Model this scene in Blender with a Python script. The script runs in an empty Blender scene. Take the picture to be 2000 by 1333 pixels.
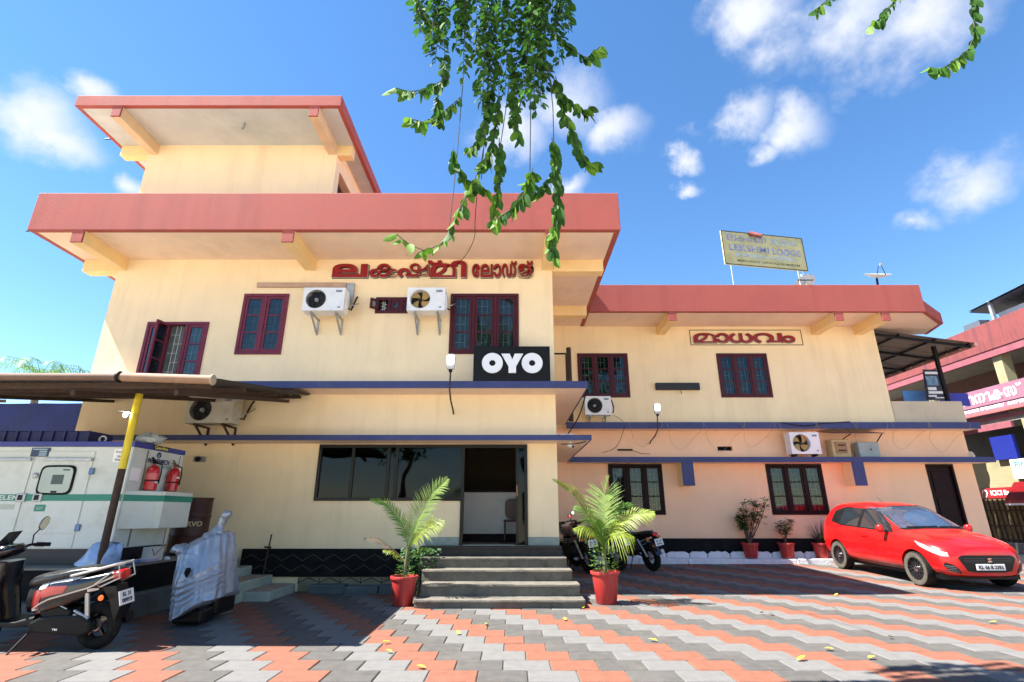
import bpy, math, random
from mathutils import Vector, Matrix, noise
from mathutils.bvhtree import BVHTree
R = math.radians
PI = math.pi
random.seed(11)
S = bpy.context.scene
C = S.collection

# ---------------------------------------------------------------- camera
F, VH, CAMH = 1008.0, 1003.0, 1.35
PITCH = math.atan((VH - 666.5) / F)
cd = bpy.data.cameras.new('camera')
cd.sensor_width = 36
cd.sensor_fit = 'HORIZONTAL'
cd.lens = F / 2000 * 36
cd.clip_end = 2000
cam = bpy.data.objects.new('camera', cd)
C.objects.link(cam)
cam.location = (0, 0, CAMH)
cam.rotation_euler = (R(90) + PITCH, 0, 0)
S.camera = cam

# ---------------------------------------------------------------- light
SUN = Vector((.66, .134, -1)).normalized()          # direction the light travels
sd = bpy.data.lights.new('sun', 'SUN')
sd.energy = 3.3
sd.angle = R(.53)
sd.color = (1, .945, .86)
so = bpy.data.objects.new('sun', sd)
C.objects.link(so)
so.rotation_euler = SUN.to_track_quat('-Z', 'Y').to_euler()
so.location = (-20, -5, 30)

S.view_settings.view_transform = 'Standard'
S.view_settings.look = 'None'
S.view_settings.gamma = 1
S.view_settings.exposure = 2.5
S.view_settings.use_curve_mapping = False
S.cycles.use_denoising = True
S.cycles.max_bounces = 10
S.cycles.diffuse_bounces = 6
S.cycles.transparent_max_bounces = 16
S.cycles.sample_clamp_indirect = 8

_c, _s = math.cos(PITCH), math.sin(PITCH)
def ray(u, v):
    d = (666.5 - v) / F
    return Vector(((u - 1000) / F, _c - d * _s, _s + d * _c))
def onY(u, v, Y):                       # point of the plane Y that the photograph shows at u, v
    r = ray(u, v); return r * (Y / r.y) + Vector((0, 0, CAMH))
def onX(u, v, X):
    r = ray(u, v); return r * (X / r.x) + Vector((0, 0, CAMH))

# ---------------------------------------------------------------- sky
W = bpy.data.worlds.new('World')
S.world = W
W.use_nodes = True
nt = W.node_tree
nt.nodes.clear()
def wn(t, **k):
    n = nt.nodes.new(t)
    for a, b in k.items(): setattr(n, a, b)
    return n
def wm(op, a, b=None, c=None, clamp=False):
    n = wn('ShaderNodeMath', operation=op, use_clamp=clamp)
    for i, x in enumerate((a, b, c)):
        if x is None: continue
        if isinstance(x, (int, float)): n.inputs[i].default_value = x
        else: nt.links.new(x, n.inputs[i])
    return n.outputs[0]
def wv(op, a, b):
    n = wn('ShaderNodeVectorMath', operation=op)
    for i, x in enumerate((a, b)):
        if isinstance(x, (tuple, list, Vector)): n.inputs[i].default_value = x
        else: nt.links.new(x, n.inputs[i])
    return n
sky = wn('ShaderNodeTexSky', sky_type='NISHITA')
sky.sun_disc = False
sky.sun_elevation = math.asin(-SUN.z)
sky.sun_rotation = math.atan2(-SUN.x, -SUN.y)
sky.altitude = 0
sky.air_density = 1.0
sky.dust_density = 0.0
sky.ozone_density = 3.0
tc = wn('ShaderNodeTexCoord')
DIR = tc.outputs['Generated']
nz1 = wn('ShaderNodeTexNoise'); nz1.inputs['Scale'].default_value = 7.5; nz1.inputs['Detail'].default_value = 5; nz1.inputs['Roughness'].default_value = .6
nt.links.new(DIR, nz1.inputs['Vector'])
warp = wv('SUBTRACT', nz1.outputs['Color'], (.5, .5, .5)).outputs[0]
warp = wv('MULTIPLY', warp, (.11, .11, .11)).outputs[0]
WD = wv('ADD', DIR, warp).outputs[0]
clouds = [((1640, 50), .17, 2.4), ((1800, 45), .15, 2.2), ((1470, 40), .12, 1.9), ((1450, 235), .07, 1.5), ((1545, 245), .08, 1.5), ((1500, 290), .055, 1.6), ((1895, 380), .10, 1.7), ((1770, 452), .055, 1.6),
          ((1345, 362), .036, 1.4), ((1100, 215), .13, 1.4), ((1190, 265), .10, 1.7), ((1010, 265), .10, 1.5), ((60, 235), .11, 1.6), ((110, 270), .09, 1.6), ((190, 175), .05, 1.5),
          ((250, 370), .05, 1.8), ((1115, 365), .05, 1.5), ((1350, 310), .04, 1.8)]
cdirs = [(ray(*c).normalized(), r, k) for c, r, k in clouds]
rr = random.Random(4)
for i in range(5):                                      # the same kind of sky all round
    az = rr.uniform(PI * .3, PI * 1.7) + PI / 2; el = rr.uniform(.15, 1.1)
    cdirs.append((Vector((math.cos(az) * math.cos(el), math.sin(az) * math.cos(el), math.sin(el))), rr.uniform(.15, .3), 1.5))
dens = None
for d, r, k in cdirs:
    q = wv('SUBTRACT', WD, tuple(d)).outputs[0]
    q = wv('MULTIPLY', q, (1, 1, k)).outputs[0]
    ln = wn('ShaderNodeVectorMath', operation='LENGTH'); nt.links.new(q, ln.inputs[0])
    a = wm('MULTIPLY_ADD', ln.outputs['Value'], -1 / (r * .86), 1.0)
    dens = a if dens is None else wm('MAXIMUM', dens, a)
dens = wm('ADD', dens, wm('MULTIPLY_ADD', nz1.outputs['Fac'], 1.8, -1.02))
mr = wn('ShaderNodeMapRange', interpolation_type='SMOOTHSTEP')
mr.inputs['From Min'].default_value = -.05; mr.inputs['From Max'].default_value = .95
mr.inputs['To Max'].default_value = .94
nt.links.new(dens, mr.inputs['Value'])
hs = wn('ShaderNodeHueSaturation'); hs.inputs['Saturation'].default_value = 1.18; hs.inputs['Value'].default_value = .335
nt.links.new(sky.outputs[0], hs.inputs['Color'])
mx = wn('ShaderNodeMix', data_type='RGBA')
nt.links.new(mr.outputs[0], mx.inputs['Factor'])
nt.links.new(hs.outputs[0], mx.inputs[6])
mx.inputs[7].default_value = (1.22, 1.26, 1.36, 1)
bg = wn('ShaderNodeBackground'); bg.inputs['Strength'].default_value = .15
nt.links.new(mx.outputs[2], bg.inputs['Color'])
ow = wn('ShaderNodeOutputWorld')
nt.links.new(bg.outputs[0], ow.inputs['Surface'])

W.cycles.sampling_method = 'MANUAL'
W.cycles.sample_map_resolution = 256

# ---------------------------------------------------------------- materials
MATS = {}
def mat(name, col, rough=.7, metal=0., var=.12, scale=3., bump=0., bscale=30., dirt=None, damt=.5, dscale=2., streak=False, spec=.5, coat=0., emit=0., alpha=1., sss=0.):
    if name in MATS: return MATS[name]
    m = bpy.data.materials.new(name); m.use_nodes = True
    n = m.node_tree; L = n.links; B = n.nodes['Principled BSDF']
    B.inputs['Roughness'].default_value = rough; B.inputs['Metallic'].default_value = metal
    B.inputs['Specular IOR Level'].default_value = spec
    B.inputs['Coat Weight'].default_value = coat; B.inputs['Coat Roughness'].default_value = .04
    g = n.nodes.new('ShaderNodeNewGeometry')
    a = n.nodes.new('ShaderNodeTexNoise'); a.inputs['Scale'].default_value = scale; a.inputs['Detail'].default_value = 6; a.inputs['Roughness'].default_value = .6
    L.new(g.outputs['Position'], a.inputs['Vector'])
    x = n.nodes.new('ShaderNodeMix'); x.data_type = 'RGBA'
    lo = [max(0, q * (1 - var)) for q in col]; hi = [min(1, q * (1 + var)) for q in col]
    x.inputs[6].default_value = (*lo, 1); x.inputs[7].default_value = (*hi, 1)
    r = n.nodes.new('ShaderNodeMapRange'); r.inputs['From Min'].default_value = .3; r.inputs['From Max'].default_value = .7
    L.new(a.outputs['Fac'], r.inputs['Value']); L.new(r.outputs[0], x.inputs['Factor'])
    out = x.outputs[2]
    if dirt:
        mp = n.nodes.new('ShaderNodeMapping'); mp.inputs['Scale'].default_value = (dscale * 2.2, dscale * 2.2, dscale * .22) if streak else (dscale,) * 3
        mp.inputs['Location'].default_value = (3.3, 1.7, 9.1)
        L.new(g.outputs['Position'], mp.inputs['Vector'])
        b = n.nodes.new('ShaderNodeTexNoise'); b.inputs['Scale'].default_value = 1; b.inputs['Detail'].default_value = 8; b.inputs['Roughness'].default_value = .68
        L.new(mp.outputs[0], b.inputs['Vector'])
        r2 = n.nodes.new('ShaderNodeMapRange'); r2.inputs['From Min'].default_value = .5; r2.inputs['From Max'].default_value = .75; r2.inputs['To Max'].default_value = damt
        L.new(b.outputs['Fac'], r2.inputs['Value'])
        y = n.nodes.new('ShaderNodeMix'); y.data_type = 'RGBA'
        L.new(r2.outputs[0], y.inputs['Factor']); L.new(out, y.inputs[6]); y.inputs[7].default_value = (*dirt, 1)
        out = y.outputs[2]
    L.new(out, B.inputs['Base Color'])
    if rough > .08:
        rv = n.nodes.new('ShaderNodeMapRange'); rv.inputs['To Min'].default_value = max(.03, rough - .1); rv.inputs['To Max'].default_value = min(1, rough + .1)
        L.new(a.outputs['Fac'], rv.inputs['Value']); L.new(rv.outputs[0], B.inputs['Roughness'])
    if bump:
        c = n.nodes.new('ShaderNodeTexNoise'); c.inputs['Scale'].default_value = bscale; c.inputs['Detail'].default_value = 5
        L.new(g.outputs['Position'], c.inputs['Vector'])
        u = n.nodes.new('ShaderNodeBump'); u.inputs['Strength'].default_value = bump; u.inputs['Distance'].default_value = .02
        L.new(c.outputs['Fac'], u.inputs['Height']); L.new(u.outputs[0], B.inputs['Normal'])
    if emit:
        B.inputs['Emission Color'].default_value = (*col, 1); B.inputs['Emission Strength'].default_value = emit
    if sss:                                             # thin leaves let light through
        t = n.nodes.new('ShaderNodeBsdfTranslucent'); L.new(out, t.inputs['Color'])
        k = n.nodes.new('ShaderNodeMixShader'); k.inputs[0].default_value = sss
        L.new(B.outputs[0], k.inputs[1]); L.new(t.outputs[0], k.inputs[2]); L.new(k.outputs[0], n.nodes['Material Output'].inputs['Surface'])
    MATS[name] = m
    return m
def glass(name, tint=(.8, .85, .85), refl=1.0, rough=.02):
    if name in MATS: return MATS[name]
    m = bpy.data.materials.new(name); m.use_nodes = True
    n = m.node_tree; L = n.links; n.nodes.remove(n.nodes['Principled BSDF'])
    t = n.nodes.new('ShaderNodeBsdfTransparent'); t.inputs['Color'].default_value = (*tint, 1)
    g = n.nodes.new('ShaderNodeBsdfGlossy'); g.inputs['Roughness'].default_value = rough
    fr = n.nodes.new('ShaderNodeFresnel'); fr.inputs['IOR'].default_value = 1.52
    geo = n.nodes.new('ShaderNodeNewGeometry')
    nn = n.nodes.new('ShaderNodeTexNoise'); nn.inputs['Scale'].default_value = 1.6; nn.inputs['Detail'].default_value = 1
    L.new(geo.outputs['Position'], nn.inputs['Vector'])
    bu = n.nodes.new('ShaderNodeBump'); bu.inputs['Strength'].default_value = .05; bu.inputs['Distance'].default_value = .1
    L.new(nn.outputs['Fac'], bu.inputs['Height']); L.new(bu.outputs[0], g.inputs['Normal'])
    ma = n.nodes.new('ShaderNodeMath'); ma.operation = 'MULTIPLY'; ma.use_clamp = True; ma.inputs[1].default_value = 2.2 * refl
    L.new(fr.outputs[0], ma.inputs[0])
    k = n.nodes.new('ShaderNodeMixShader'); L.new(ma.outputs[0], k.inputs[0]); L.new(t.outputs[0], k.inputs[1]); L.new(g.outputs[0], k.inputs[2])
    L.new(k.outputs[0], n.nodes['Material Output'].inputs['Surface'])
    MATS[name] = m
    return m
CREAM = mat('cream_paint', (.93, .735, .46), .8, var=.05, scale=1.3, bump=.12, bscale=60, dirt=(.58, .42, .24), damt=.28, dscale=1.5, streak=True)
CREAMW = mat('cream_paint_wing', (.92, .73, .44), .8, var=.05, scale=1.1, bump=.12, bscale=60, dirt=(.56, .41, .24), damt=.28, dscale=1.3, streak=True)
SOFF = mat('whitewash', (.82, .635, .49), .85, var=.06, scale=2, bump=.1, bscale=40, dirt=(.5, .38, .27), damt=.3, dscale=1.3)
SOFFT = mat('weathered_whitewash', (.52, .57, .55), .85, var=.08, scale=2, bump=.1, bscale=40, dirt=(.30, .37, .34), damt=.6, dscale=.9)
RED = mat('fascia_red', (.36, .078, .060), .75, var=.07, scale=1.6, bump=.12, bscale=30, dirt=(.22, .04, .034), damt=.5, dscale=1.0, streak=True)
BLUE = mat('ledge_blue', (.034, .045, .15), .6, var=.15, scale=4, bump=.1, dirt=(.09, .09, .15), damt=.5, dscale=3)
BEAM = mat('beam_cream', (.86, .62, .30), .8, var=.05, scale=2, bump=.1, dirt=(.6, .42, .2), damt=.25, dscale=1.5)
MAROON = mat('maroon_wood', (.07, .011, .018), .45, spec=.25, var=.2, scale=8)
MAROONL = mat('maroon_wood_faded', (.16, .025, .05), .5, spec=.25, var=.2, scale=8)
DARK = mat('dark_wood', (.014, .004, .005), .5, spec=.15, var=.25, scale=6)
BLACK = mat('black_paint', (.007, .007, .008), .8, spec=.15, var=.4, scale=5, dirt=(.03, .028, .023), damt=.5, dscale=3, bump=.2)
BLKM = mat('black_metal', (.008, .008, .009), .5, spec=.2, var=.3)
RUB = mat('rubber', (.010, .0095, .009), .85, spec=.15, var=.3, scale=10, dirt=(.05, .043, .033), damt=.6, dscale=6)
RUBL = mat('dusty_tyre', (.075, .067, .053), .9, var=.25, scale=10)
PLAST = mat('black_plastic', (.006, .006, .007), .4, spec=.3, var=.3, scale=8)
STEEL = mat('steel', (.55, .55, .56), .28, metal=1, var=.1, scale=12)
CHROME = mat('chrome', (.8, .8, .82), .08, metal=1, var=.03)
GALV = mat('galvanised', (.42, .43, .44), .5, metal=.7, var=.2, scale=9)
RUST = mat('rusty_steel', (.06, .035, .025), .8, metal=.2, var=.35, scale=14, bump=.2, bscale=70)
WHITE = mat('white_enamel', (.80, .80, .79), .4, var=.04, scale=5, dirt=(.5, .48, .43), damt=.35, dscale=4)
WHITEG = mat('white_grille', (.70, .70, .68), .5, var=.08)
CONC = mat('concrete', (.22, .21, .185), .9, var=.2, scale=5, bump=.35, bscale=40, dirt=(.16, .16, .12), damt=.6, dscale=2.5)
CONCD = mat('damp_concrete', (.10, .115, .115), .85, var=.25, scale=4, bump=.35, bscale=40, dirt=(.06, .075, .07), damt=.7, dscale=2)
STEPM = mat('weathered_step', (.135, .122, .10), .9, var=.25, scale=6, bump=.4, bscale=45, dirt=(.04, .037, .03), damt=.7, dscale=3)
MOSS = mat('pale_green_paint', (.34, .37, .31), .85, var=.15, scale=6, bump=.25, dirt=(.22, .23, .17), damt=.5, dscale=4)
LIME = mat('limewash', (.70, .71, .74), .85, var=.1, scale=6, bump=.5, bscale=25, dirt=(.4, .38, .36), damt=.5, dscale=5)
PANE = glass('window_glass', (.66, .72, .70), .42)
TINT = glass('tinted_glass', (.14, .15, .155), .28)
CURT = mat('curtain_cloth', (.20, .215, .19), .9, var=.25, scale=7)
ROOMD = mat('dim_room', (.02, .022, .021), .9, var=.4, scale=4)  # near-black: the darkness of unlit rooms is put into this colour

# ---------------------------------------------------------------- mesh helpers
def tag(o, label=None, cat=None, group=None, kind=None):
    for k, v in (('label', label), ('category', cat), ('group', group), ('kind', kind)):
        if v: o[k] = v
    return o
def thing(name, label, cat, loc=(0, 0, 0), rz=0, group=None):
    o = bpy.data.objects.new(name, None)
    C.objects.link(o)
    o.empty_display_size = .2
    o.location = loc
    o.rotation_euler = (0, 0, rz)
    return tag(o, label, cat, group)
def place(o, parent, local=True):
    if parent is not None:
        o.parent = parent
        if not local and parent.type == 'EMPTY': o.location = -parent.location
    return o
def mobj(name, me, m, parent=None, local=True):
    o = bpy.data.objects.new(name, me)
    C.objects.link(o)
    if m is not None:
        me.materials.clear(); me.materials.append(m)
    return place(o, parent, local)
class MB:
    def __init__(s): s.v = []; s.f = []; s.T = None; s.mi = []; s.cur = 0
    def add(s, vs, fs):
        b = len(s.v)
        s.v += [s.T @ Vector(q) if s.T else Vector(q) for q in vs]
        s.f += [[b + i for i in q] for q in fs]
        s.mi += [s.cur] * len(fs)
        return s
    def box(s, x0, x1, y0, y1, z0, z1):
        return s.add([(x0, y0, z0), (x1, y0, z0), (x1, y1, z0), (x0, y1, z0), (x0, y0, z1), (x1, y0, z1), (x1, y1, z1), (x0, y1, z1)],
                     [(0, 3, 2, 1), (4, 5, 6, 7), (0, 1, 5, 4), (1, 2, 6, 5), (2, 3, 7, 6), (3, 0, 4, 7)])
    def quad(s, a, b, c, d): return s.add([a, b, c, d], [(0, 1, 2, 3)])
    def prism(s, poly, a0, a1, axis='y'):
        n = len(poly)
        def P(p, a): return (p[0], a, p[1]) if axis == 'y' else (a, p[0], p[1]) if axis == 'x' else (p[0], p[1], a)
        vs = [P(p, a0) for p in poly] + [P(p, a1) for p in poly]
        fs = [list(range(n)), list(range(2 * n - 1, n - 1, -1))] + [(i, n + i, n + (i + 1) % n, (i + 1) % n) for i in range(n)]
        return s.add(vs, fs)
    def tube(s, pts, r, n=8, cap=True):
        pts = [Vector(p) for p in pts]
        rs = r if isinstance(r, (list, tuple)) else [r] * len(pts)
        vs = []; fs = []
        up = None
        for i, p in enumerate(pts):
            t = (pts[min(i + 1, len(pts) - 1)] - pts[max(i - 1, 0)])
            t = t.normalized() if t.length > 1e-9 else Vector((0, 0, 1))
            if up is None:
                up = t.orthogonal().normalized()
            up = (up - t * up.dot(t))
            up = up.normalized() if up.length > 1e-6 else t.orthogonal().normalized()
            w = t.cross(up)
            for k in range(n):
                a = 2 * PI * k / n
                vs.append(p + (up * math.cos(a) + w * math.sin(a)) * rs[i])
        for i in range(len(pts) - 1):
            for k in range(n):
                fs.append((i * n + k, i * n + (k + 1) % n, (i + 1) * n + (k + 1) % n, (i + 1) * n + k))
        if cap:
            fs.append(list(range(n - 1, -1, -1))); fs.append([(len(pts) - 1) * n + k for k in range(n)])
        return s.add(vs, fs)
    def bar(s, a, b, w, h=None):                       # square bar between two points
        h = h or w
        a = Vector(a); b = Vector(b); t = (b - a).normalized()
        x = t.cross(Vector((0, 0, 1))); x = x.normalized() if x.length > 1e-4 else Vector((1, 0, 0))
        y = x.cross(t)
        o = [x * (i * w / 2) + y * (j * h / 2) for i, j in ((-1, -1), (1, -1), (1, 1), (-1, 1))]
        return s.add([a + q for q in o] + [b + q for q in o], [(3, 2, 1, 0), (4, 5, 6, 7), (0, 1, 5, 4), (1, 2, 6, 5), (2, 3, 7, 6), (3, 0, 4, 7)])
    def lathe(s, prof, n=24, o=(0, 0, 0), ax='z', cap=True):
        vs = []; fs = []
        for r, z in prof:
            for k in range(n):
                a = 2 * PI * k / n; x, y = r * math.cos(a), r * math.sin(a)
                q = (x, y, z) if ax == 'z' else (x, z, y) if ax == 'y' else (z, x, y)
                vs.append((q[0] + o[0], q[1] + o[1], q[2] + o[2]))
        for i in range(len(prof) - 1):
            for k in range(n):
                q = (i * n + k, i * n + (k + 1) % n, (i + 1) * n + (k + 1) % n, (i + 1) * n + k)
                fs.append(q if ax != 'y' else q[::-1])
        if cap:
            fs.append(list(range(n - 1, -1, -1))); fs.append([(len(prof) - 1) * n + k for k in range(n)])
        return s.add(vs, fs)
    def loft(s, rings, cap=True, closed=True):
        n = len(rings[0]); vs = [p for r in rings for p in r]; fs = []
        for i in range(len(rings) - 1):
            for k in range(n if closed else n - 1):
                fs.append((i * n + k, i * n + (k + 1) % n, (i + 1) * n + (k + 1) % n, (i + 1) * n + k))
        if cap and closed:
            fs.append(list(range(n - 1, -1, -1))); fs.append([(len(rings) - 1) * n + k for k in range(n)])
        return s.add(vs, fs)
    def mesh(s, name, smooth=False, ang=35):
        me = bpy.data.meshes.new(name)
        me.from_pydata([tuple(q) for q in s.v], [], s.f)
        me.update()
        if any(s.mi): me.polygons.foreach_set('material_index', s.mi)
        if smooth:
            me.polygons.foreach_set('use_smooth', [True] * len(me.polygons))
            me.set_sharp_from_angle(angle=R(ang))
        return me
    def build(s, name, m, parent=None, local=True, smooth=False, bevel=0., ang=35, sub=0):
        me = s.mesh(name, smooth, ang)
        o = mobj(name, me, m if not isinstance(m, (list, tuple)) else None, parent, local)
        if isinstance(m, (list, tuple)):
            for q in m: me.materials.append(q)
        if bevel:
            b = o.modifiers.new('bevel', 'BEVEL'); b.width = bevel; b.segments = 2; b.limit_method = 'ANGLE'; b.angle_limit = R(40)
        if sub:
            b = o.modifiers.new('sub', 'SUBSURF'); b.levels = sub; b.render_levels = sub
        return o
def ring(c, U, V, a, b, n=16, pw=2.0):
    c = Vector(c); U = Vector(U); V = Vector(V); out = []
    for k in range(n):
        t = 2 * PI * k / n; x, y = math.cos(t), math.sin(t)
        out.append(c + U * (a * math.copysign(abs(x) ** (2 / pw), x)) + V * (b * math.copysign(abs(y) ** (2 / pw), y)))
    return out
def text_mesh(txt, w=None, h=None, ext=.004, bold=0., keep=False):
    """lettering as a mesh standing in the XZ plane, facing -Y, centred on the origin and fitted to w x h"""
    cu = bpy.data.curves.new('lettering', 'FONT')
    cu.body = txt; cu.size = 1; cu.extrude = .001; cu.offset = bold; cu.resolution_u = 5
    ob = bpy.data.objects.new('lettering', cu); C.objects.link(ob)
    bpy.context.view_layer.update()
    me = bpy.data.meshes.new_from_object(ob.evaluated_get(bpy.context.evaluated_depsgraph_get()))
    bpy.data.objects.remove(ob); bpy.data.curves.remove(cu)
    xs = [q.co.x for q in me.vertices]; ys = [q.co.y for q in me.vertices]
    if not xs: return me
    x0, x1, y0, y1 = min(xs), max(xs), min(ys), max(ys)
    sx = w / (x1 - x0) if w else None; sy = h / (y1 - y0) if h else None
    sx = sx or sy; sy = sy or sx
    for q in me.vertices:
        x, y, z = q.co
        q.co = ((x - (x0 + x1) / 2) * sx, -z / .001 * ext, (y - (y0 + y1) / 2) * sy)
    me.update()
    return me
def letters(txt, c, w, h, m, parent, name='lettering', ext=.004, bold=0., local=True, rot=None):
    me = text_mesh(txt, w, h, ext, bold)
    Mx = Matrix.Translation(Vector(c)) @ (rot.to_4x4() if rot else Matrix.Identity(4))
    me.transform(Mx)
    return mobj(name, me, m, parent, local)
def copy_tree(o, parent=None):
    c = o.copy(); C.objects.link(c); c.parent = parent
    for ch in list(o.children): copy_tree(ch, c)
    return c

def gz(y):                                             # the yard rises gently towards the wing
    return 0. if y < 10 else (y - 10) * .031
# ---------------------------------------------------------------- the setting
BOUNCEG = mat('sandy_bounce_ground', (.44, .385, .31), .9, var=.25, scale=2, bump=.3, bscale=50, dirt=(.34, .28, .22), damt=.5, dscale=.7)  # unseen ground made pale so it bounces sunlight onto the facade
g = MB()
ys = [-300, 10, 14.6, 400]
for a, b in zip(ys[:-1], ys[1:]):
    za, zb = (gz(min(a, 14.6)) - .05 if a > -200 else -.05), gz(min(b, 14.6)) - .05
    g.quad((-400, a, za), (400, a, za), (400, b, zb), (-400, b, zb))
tag(g.build('ground', BOUNCEG), kind='structure')

# paving of the yard: running bond, half a stone of shift per course, three colours in turn
PO = mat('paver_orange', (.188, .070, .041), .85, var=.16, scale=9, bump=.25, bscale=90, dirt=(.18, .07, .045), damt=.55, dscale=1.3)
PD = mat('paver_dark', (.072, .068, .063), .85, var=.22, scale=9, bump=.25, bscale=90, dirt=(.13, .12, .11), damt=.5, dscale=1.3)
PL = mat('paver_light', (.132, .130, .127), .85, var=.12, scale=9, bump=.25, bscale=90, dirt=(.145, .14, .13), damt=.55, dscale=1.3)
PW, PH, X0, Y0 = .443, .340, -1.41, 8.28
base = MB()
for a, b in ((4.2, 10), (10, 14.3)): base.quad((-9.4, a, gz(a) - .012), (16, a, gz(a) - .012), (16, b, gz(b) - .012), (-9.4, b, gz(b) - .012))
JOINT = mat('paving_joint', (.10, .095, .085), .95, var=.3, scale=20)
paving = tag(base.build('paving', JOINT), kind='structure')
def stone(mb, x, y, z, sl, dz=0., wx=PW, wy=PH):
    gp = .005; c = .007; hx, hy = wx / 2 - gp, wy / 2 - gp
    vs = []
    for (ex, zz) in ((0, -.03), (0, -c), (c, 0)):
        for sx, sy in ((-1, -1), (1, -1), (1, 1), (-1, 1)):
            px, py = sx * (hx - ex), sy * (hy - ex)
            vs.append((x + px, y + py, z + zz + dz + sl * py))
    fs = [(8, 9, 10, 11)]
    for k in (0, 4):
        for i in range(4): fs.append((k + i, k + (i + 1) % 4, k + 4 + (i + 1) % 4, k + 4 + i))
    mb.add(vs, fs)
pv = MB(); stone(pv, 0, 0, 0, 0)
pmesh = []
for m in (PO, PD, PL):
    me = pv.mesh('paver'); me.materials.append(m); pmesh.append(me)
rest = MB(); cand = []
for r in range(-18, 46):
    yc = Y0 - r * PH
    if yc < 4.3 or yc > 14.2: continue
    k0 = int((-9.3 - X0) / PW) - 30
    for k in range(k0, k0 + 110):
        xc = X0 + PW / 2 + r * PW / 2 + k * PW
        if xc < -9.2 or xc > 15.8: continue
        if yc > 10.0 and xc < 1.25: continue
        if yc > 7.2 and xc < -5.1: continue
        cand.append((xc, yc, k % 3))
def vis(x, y):
    zc = y * _c - CAMH * _s; yc = -y * _s - CAMH * _c
    return abs(1000 + F * x / zc - 1000) < 1010 and 666.5 - F * yc / zc < 1350
near = sorted([q for q in cand if vis(q[0], q[1])], key=lambda q: q[1] + abs(q[0]) * .05)[:298]
ns = set(near)
for x, y, k in near:
    o = bpy.data.objects.new('paver', pmesh[k]); C.objects.link(o); o.parent = paving
    o.location = (x, y, random.uniform(-.002, .002)); o.rotation_euler = (random.uniform(-.006, .006), random.uniform(-.006, .006), 0)
for q in cand:
    if q in ns: continue
    rest.cur = q[2]
    stone(rest, q[0], q[1], gz(q[1]), .031 if q[1] > 10.2 else 0, random.uniform(-.002, .002))
tag(rest.build('pavers', [PO, PD, PL], paving), kind='stuff')

# ---------------------------------------------------------------- building parts
def wall_holes(mb, x0, x1, z0, z1, y, t, holes):
    """wall in the plane y (outer face, facing -Y) with openings and their reveals"""
    xs = sorted({x0, x1, *[q for h in holes for q in h[:2]]}); zs = sorted({z0, z1, *[q for h in holes for q in h[2:]]})
    xs = [q for q in xs if x0 <= q <= x1]; zs = [q for q in zs if z0 <= q <= z1]
    for a, b in zip(xs[:-1], xs[1:]):
        for c, d in zip(zs[:-1], zs[1:]):
            mx_, mz = (a + b) / 2, (c + d) / 2
            if any(h[0] < mx_ < h[1] and h[2] < mz < h[3] for h in holes): continue
            mb.quad((a, y, c), (b, y, c), (b, y, d), (a, y, d)); mb.quad((b, y + t, c), (a, y + t, c), (a, y + t, d), (b, y + t, d))
    for a, b, c, d in holes:
        mb.quad((a, y, c), (a, y, d), (a, y + t, d), (a, y + t, c)); mb.quad((b, y, d), (b, y, c), (b, y + t, c), (b, y + t, d))
        mb.quad((a, y, d), (b, y, d), (b, y + t, d), (a, y + t, d)); mb.quad((b, y, c), (a, y, c), (a, y + t, c), (b, y + t, c))
    return mb
GRV = random.Random(3)
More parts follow.
